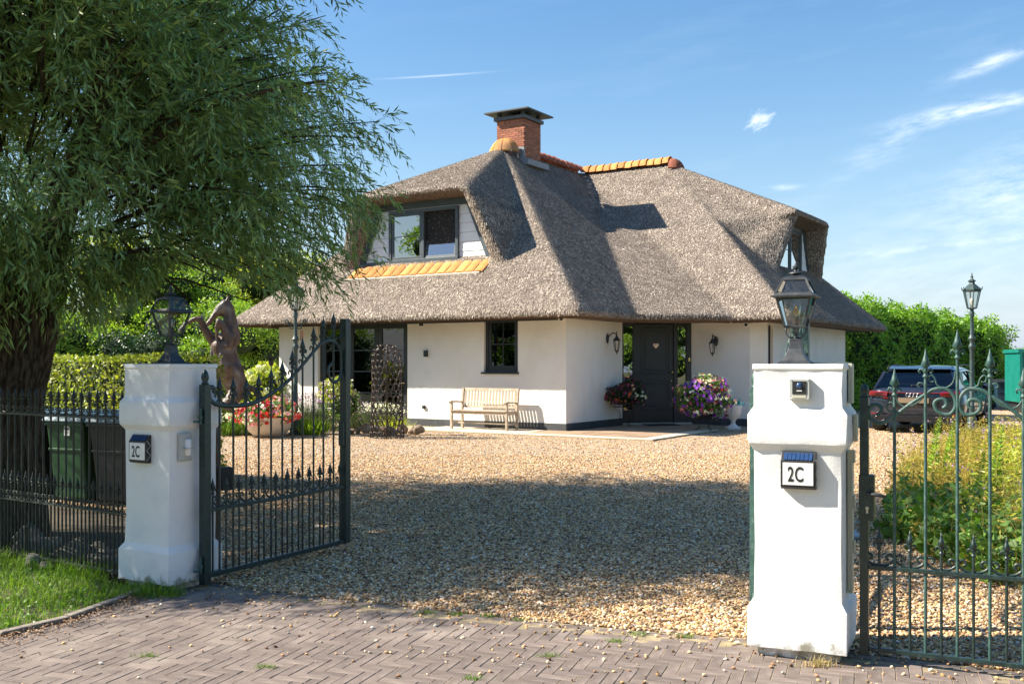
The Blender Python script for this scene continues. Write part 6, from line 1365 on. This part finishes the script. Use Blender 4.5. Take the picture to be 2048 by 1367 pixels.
# ------------------------------------------------------------------ parked car, seen from behind right; local y runs forward
car = empty('parked_car', (8.52, 22.70, 0), R(-32), 'dark blue grey sport utility car parked with its red light bar towards the gate', 'car')
car.location = (9.2, 23.45, 0); car.scale = (1.12, 1.04, 1.0)
W2 = .95; LN = 4.75
def loft(stations, name, m, parent, sub=2, capends=True):
    """stations: list of (y, [(x,z) ... half profile from bottom centre to top centre])"""
    mb = MB(); rings = []
    for y, half in stations:
        full = [(x, z) for x, z in half]+[(-x, z) for x, z in half[::-1] if x > 1e-4]
        rings.append([(x, y if not callable(y) else y(z), z) for x, z in full])
    n = len(rings[0])
    for r in rings: mb.v += r
    mb.f = [(i*n+k, i*n+(k+1) % n, (i+1)*n+(k+1) % n, (i+1)*n+k) for i in range(len(rings)-1) for k in range(n)]
    if capends: mb.f += [tuple(range(n-1, -1, -1)), tuple(range((len(rings)-1)*n, len(rings)*n))]
    o = mb.build(name, m, parent, smooth=True)
    if sub: s = o.modifiers.new('s', 'SUBSURF'); s.levels = sub; s.render_levels = sub
    return o
def bodyring(w, zb, zs, zt, tw):   # half profile
    return [(0, zb), (w*.80, zb), (w*.97, zb+.05), (w*1.0, zb+.22), (w*1.01, zs-.10), (w*.985, zs), (w*.955, zs+.06), (w*tw, zt), (w*tw*.6, zt+.015), (0, zt+.02)]
st = [(.03, bodyring(.78, .34, .74, .98, .86)), (.00, bodyring(.86, .33, .76, 1.00, .88)), (-.02+.05, bodyring(.90, .32, .78, 1.02, .90)), (.22, bodyring(.945, .29, .82, 1.06, .92)), (.6, bodyring(.955, .26, .84, 1.06, .91)), (1.3, bodyring(.94, .25, .83, 1.04, .91)), (2.4, bodyring(.935, .25, .83, 1.02, .92)), (3.3, bodyring(.945, .25, .82, 1.00, .92)), (3.9, bodyring(.95, .26, .80, .98, .88)), (4.45, bodyring(.90, .28, .72, .88, .84)), (4.72, bodyring(.78, .32, .62, .72, .82))]
st = [st[1], st[3], st[4], st[5], st[6], st[7], st[8], st[9], st[10]]
body = loft(st, 'car_body', M['car_paint'], car, 2)
# greenhouse: glass volume with a painted roof above it
gh = [(.20, [(0, 1.00), (.80, 1.00), (.845, 1.03), (.80, 1.09), (.60, 1.12), (0, 1.13)]), (.55, [(0, 1.00), (.80, 1.00), (.84, 1.04), (.76, 1.25), (.62, 1.36), (0, 1.39)]), (.95, [(0, 1.0), (.80, 1.0), (.835, 1.04), (.73, 1.38), (.60, 1.49), (0, 1.525)]), (1.8, [(0, 1.0), (.80, 1.0), (.83, 1.04), (.72, 1.43), (.60, 1.55), (0, 1.585)]), (2.6, [(0, 1.0), (.80, 1.0), (.83, 1.04), (.72, 1.42), (.60, 1.53), (0, 1.565)]), (3.25, [(0, .98), (.78, .98), (.80, 1.02), (.70, 1.25), (.56, 1.33), (0, 1.36)]), (3.85, [(0, .92), (.70, .92), (.72, .95), (.62, .98), (.5, 1.0), (0, 1.01)])]
glassy = loft(gh, 'windows', M['car_glass'], car, 2)
roofst = [(.78, [(.0, 1.44), (.60, 1.42), (.665, 1.40), (.665, 1.425), (.60, 1.470), (0, 1.500)]), (1.0, [(0, 1.50), (.66, 1.44), (.735, 1.37), (.74, 1.40), (.62, 1.512), (0, 1.548)]), (1.8, [(0, 1.55), (.67, 1.46), (.735, 1.41), (.74, 1.44), (.62, 1.570), (0, 1.605)]), (2.6, [(0, 1.53), (.67, 1.45), (.735, 1.40), (.74, 1.43), (.62, 1.550), (0, 1.585)]), (2.95, [(0, 1.42), (.65, 1.36), (.72, 1.32), (.725, 1.35), (.60, 1.45), (0, 1.49)])]
loft(roofst, 'roof_panel', M['car_paint'], car, 2)
# rear pillars and beltline
for s in (-1, 1):
    mb = MB(); q = [(s*.845, .16, 1.02), (s*.86, .75, 1.03), (s*.765, 1.15, 1.40), (s*.745, .80, 1.415), (s*.70, .72, 1.41), (s*.80, .20, 1.06)]
    vs = [Vector(p) for p in q]+[Vector((p[0]*.94, p[1]+.03, p[2]-.02)) for p in q]; n = 6
    mb.add(vs, [tuple(range(n)), tuple(range(2*n-1, n-1, -1))]+[(i, n+i, n+(i+1) % n, (i+1) % n) for i in range(n)]); mb.build('rear_pillar', M['car_paint'], car, bevel=.02, seg=3)
    mb = MB(); mb.tube([(s*.70, .95, 1.475), (s*.70, 1.1, 1.535), (s*.69, 1.9, 1.575), (s*.69, 2.7, 1.545), (s*.69, 2.85, 1.50)], .014, 6); mb.build('roof_rail', M['lamp_black'], car, smooth=True)
    mb = MB(); mb.tube([(s*.865, .55, 1.035), (s*.85, 1.6, 1.052), (s*.85, 2.6, 1.045), (s*.83, 3.3, 1.01)], .012, 6); mb.build('belt_trim', M['car_black'], car)
    mb = MB(); mb.tube([(s*.825, 2.02, 1.05), (s*.735, 1.98, 1.43)], .022, 6); mb.build('door_pillar', M['car_black'], car)
    mb = MB(); mb.ball((s*1.02, 2.98, 1.04), .11, 12, 8, (.9, .6, .65)); mb.tube([(s*.86, 2.98, 1.0), (s*1.0, 2.98, 1.02)], .03, 6); mb.build('mirror', M['car_paint'], car, smooth=True)
    for y0, y1 in ((.98, 1.98), (2.02, 3.05)):
        mb = MB(); mb.tube([(s*.955, y0+.1, .45), (s*.965, y0, .70), (s*.945, y0, .86), (s*.885, y0+.02, 1.03)], .0035, 4); mb.tube([(s*.955, y1, .36), (s*.962, y1, .70), (s*.94, y1, .86), (s*.88, y1, 1.03)], .0035, 4); mb.build('door_seam', M['car_black'], car)
        mb = MB(); mb.tube([(s*.965, y0+.12, .84), (s*.985, y0+.16, .84), (s*.985, y0+.30, .84), (s*.965, y0+.33, .84)], .011, 6); mb.build('door_handle', M['car_paint'], car, smooth=True)
# rear spoiler, rear window, lights
mb = MB(); mb.hexa([(-.63, .62, 1.455), (.63, .62, 1.455), (.66, .95, 1.50), (-.66, .95, 1.50), (-.60, .60, 1.480), (.60, .60, 1.480), (.62, .95, 1.548), (-.62, .95, 1.548)]); mb.build('spoiler', M['car_paint'], car, bevel=.012, seg=3)
mb = MB(); mb.hexa([(-.78, .16, 1.055), (.78, .16, 1.055), (.78, .20, 1.05), (-.78, .20, 1.05), (-.615, .64, 1.43), (.615, .64, 1.43), (.615, .70, 1.42), (-.615, .70, 1.42)]); mb.build('rear_window', M['car_glass'], car, bevel=.01)
mb = MB(); mb.tube([(-.05, .155, 1.10), (.34, .165, 1.115)], [.014, .007], 6); mb.ball((-.06, .15, 1.098), .022, 8, 6); mb.build('wiper', M['car_black'], car)
mb = MB(); mb.box(-.80, .80, -.028, .05, .924, .942); mb.build('light_bar', M['lens_red'], car, bevel=.012, seg=3)
for s in (-1, 1):
    mb = MB(); mb.hexa([(s*.52, -.035, .845), (s*.90, .06, .85), (s*.955, .30, .90), (s*.60, .06, .90), (s*.50, -.030, .955), (s*.875, .05, .975), (s*.93, .30, .975), (s*.60, .08, .975)]); t_ = mb.build('tail_light', M['lens_red'], car, bevel=.014, seg=3)
    mb = MB()
    for k in range(7): mb.box(min(s*(.56+k*.045), s*(.575+k*.045)), max(s*(.56+k*.045), s*(.575+k*.045)), -.036+max(0, k-1)*.010, .0+k*.01, .866, .888)
    mb.build('light_louvres', M['car_black'], t_, kind='stuff')
    mb = MB(); mb.box(min(s*.60, s*.84), max(s*.60, s*.84), -.045, .02, .435, .465); mb.build('reflector', M['lens_red'], car, bevel=.006)
    mb = MB(); mb.tube([(s*.66, -.06, .335), (s*.66, .12, .335)], [.075, .075], 20, flat=(1.25, .8)); mb.build('exhaust', M['car_black'], car, smooth=True, auto=40)
    mb = MB(); pts = [(s*(.66+.10*math.cos(t)), -.062, .335+.062*math.sin(t)) for t in [2*math.pi*i/24 for i in range(24)]]; mb.tube(pts, .007, 6, closed=True); mb.build('exhaust_trim', M['rim'], car, smooth=True)
mb = MB(); mb.hexa([(-.80, -.05, .27), (.80, -.05, .27), (.86, .1, .27), (-.86, .1, .27), (-.84, -.045, .42), (.84, -.045, .42), (.90, .1, .42), (-.90, .1, .42)]); mb.build('diffuser', M['car_black'], car, bevel=.02, seg=3)
mb = MB()
for i in range(24):
    for j in range(3): mb.box(-.50+i*.042+(j % 2)*.02, -.474+i*.042+(j % 2)*.02, -.056, -.04, .435+j*.028, .452+j*.028)
mb.build('grille_mesh', M['steel'] if 0 else M['rim'], car, kind='stuff')
mb = MB(); mb.box(-.46, .46, -.040, .0, .66, .84); mb.build('plate_recess', M['car_black'], car, bevel=.02, seg=3)
mb = MB(); mb.box(-.30, .30, -.052, -.038, .70, .815); mb.build('number_plate', M['plate_tan'], car, bevel=.004)
for k in range(4): mb = MB(); mb.tube([(-.105+k*.07+.046*math.cos(t), -.040, .885+.046*math.sin(t)*.0+.0+.0+.043*math.sin(t)) for t in [2*math.pi*i/24 for i in range(24)]], .0065, 6, closed=True); mb.build('ring_emblem', M['steel'], car, smooth=True)
mb = MB(); mb.box(-.60, -.50, -.034, -.028, .80, .825); mb.build('model_badge', M['lens_red'], car)
for i, x in enumerate((-.485, -.455, -.43, -.40, -.37)): mb = MB(); mb.box(x, x+.016, -.034, -.03, .80, .82); mb.build('badge_letter', M['rim'], car)
mb = MB(); mb.hexa([(-.01, 1.02, 1.55), (.01, 1.02, 1.55), (.015, 1.12, 1.56), (-.015, 1.12, 1.56), (-.004, 1.0, 1.60), (.004, 1.0, 1.60), (.008, 1.05, 1.60), (-.008, 1.05, 1.60)]); mb.build('antenna_fin', M['car_paint'], car)
for s in (-1, 1):
    for y in (.86, 3.68):
        mb = MB(); mb.lathe([(.20, -.12), (.33, -.125), (.365, -.09), (.37, 0), (.365, .09), (.33, .125), (.25, .12)], 32, (s*.835, y, .365), axis='X', cap=False); w_ = mb.build('wheel', M['tyre'], car, smooth=True, auto=45)
        mb = MB(); mb.lathe([(.26, 0), (.265, .06)], 28, (s*.835+(.055 if s > 0 else -.115), y, .365), axis='X', cap=False)
        for k in range(10):
            a = 2*math.pi*k/10; c = Vector((s*.94, y, .365)); mb.tube([c+Vector((0, .04*math.cos(a), .04*math.sin(a))), c+Vector((s*-.01, .255*math.cos(a+.12), .255*math.sin(a+.12)))], [.022, .016], 4)
        mb.lathe([(.05, -.02), (.05, .02)], 12, (s*.94, y, .365), axis='X'); mb.build('rim', M['rim'], w_)
        mb = MB(); mb.lathe([(.001, 0), (.24, 0)], 20, (s*.86, y, .365), axis='X', cap=False); mb.build('brake_disc', M['car_black'], w_)
        mb = MB(); arc = [(s*.925, y+.425*math.cos(t), .36+.425*math.sin(t)) for t in [R(-12+204*i/16) for i in range(17)]]; mb.tube(arc, .05, 6, flat=(.8, .8)); mb.build('wheel_arch', M['car_black'], car, smooth=True)
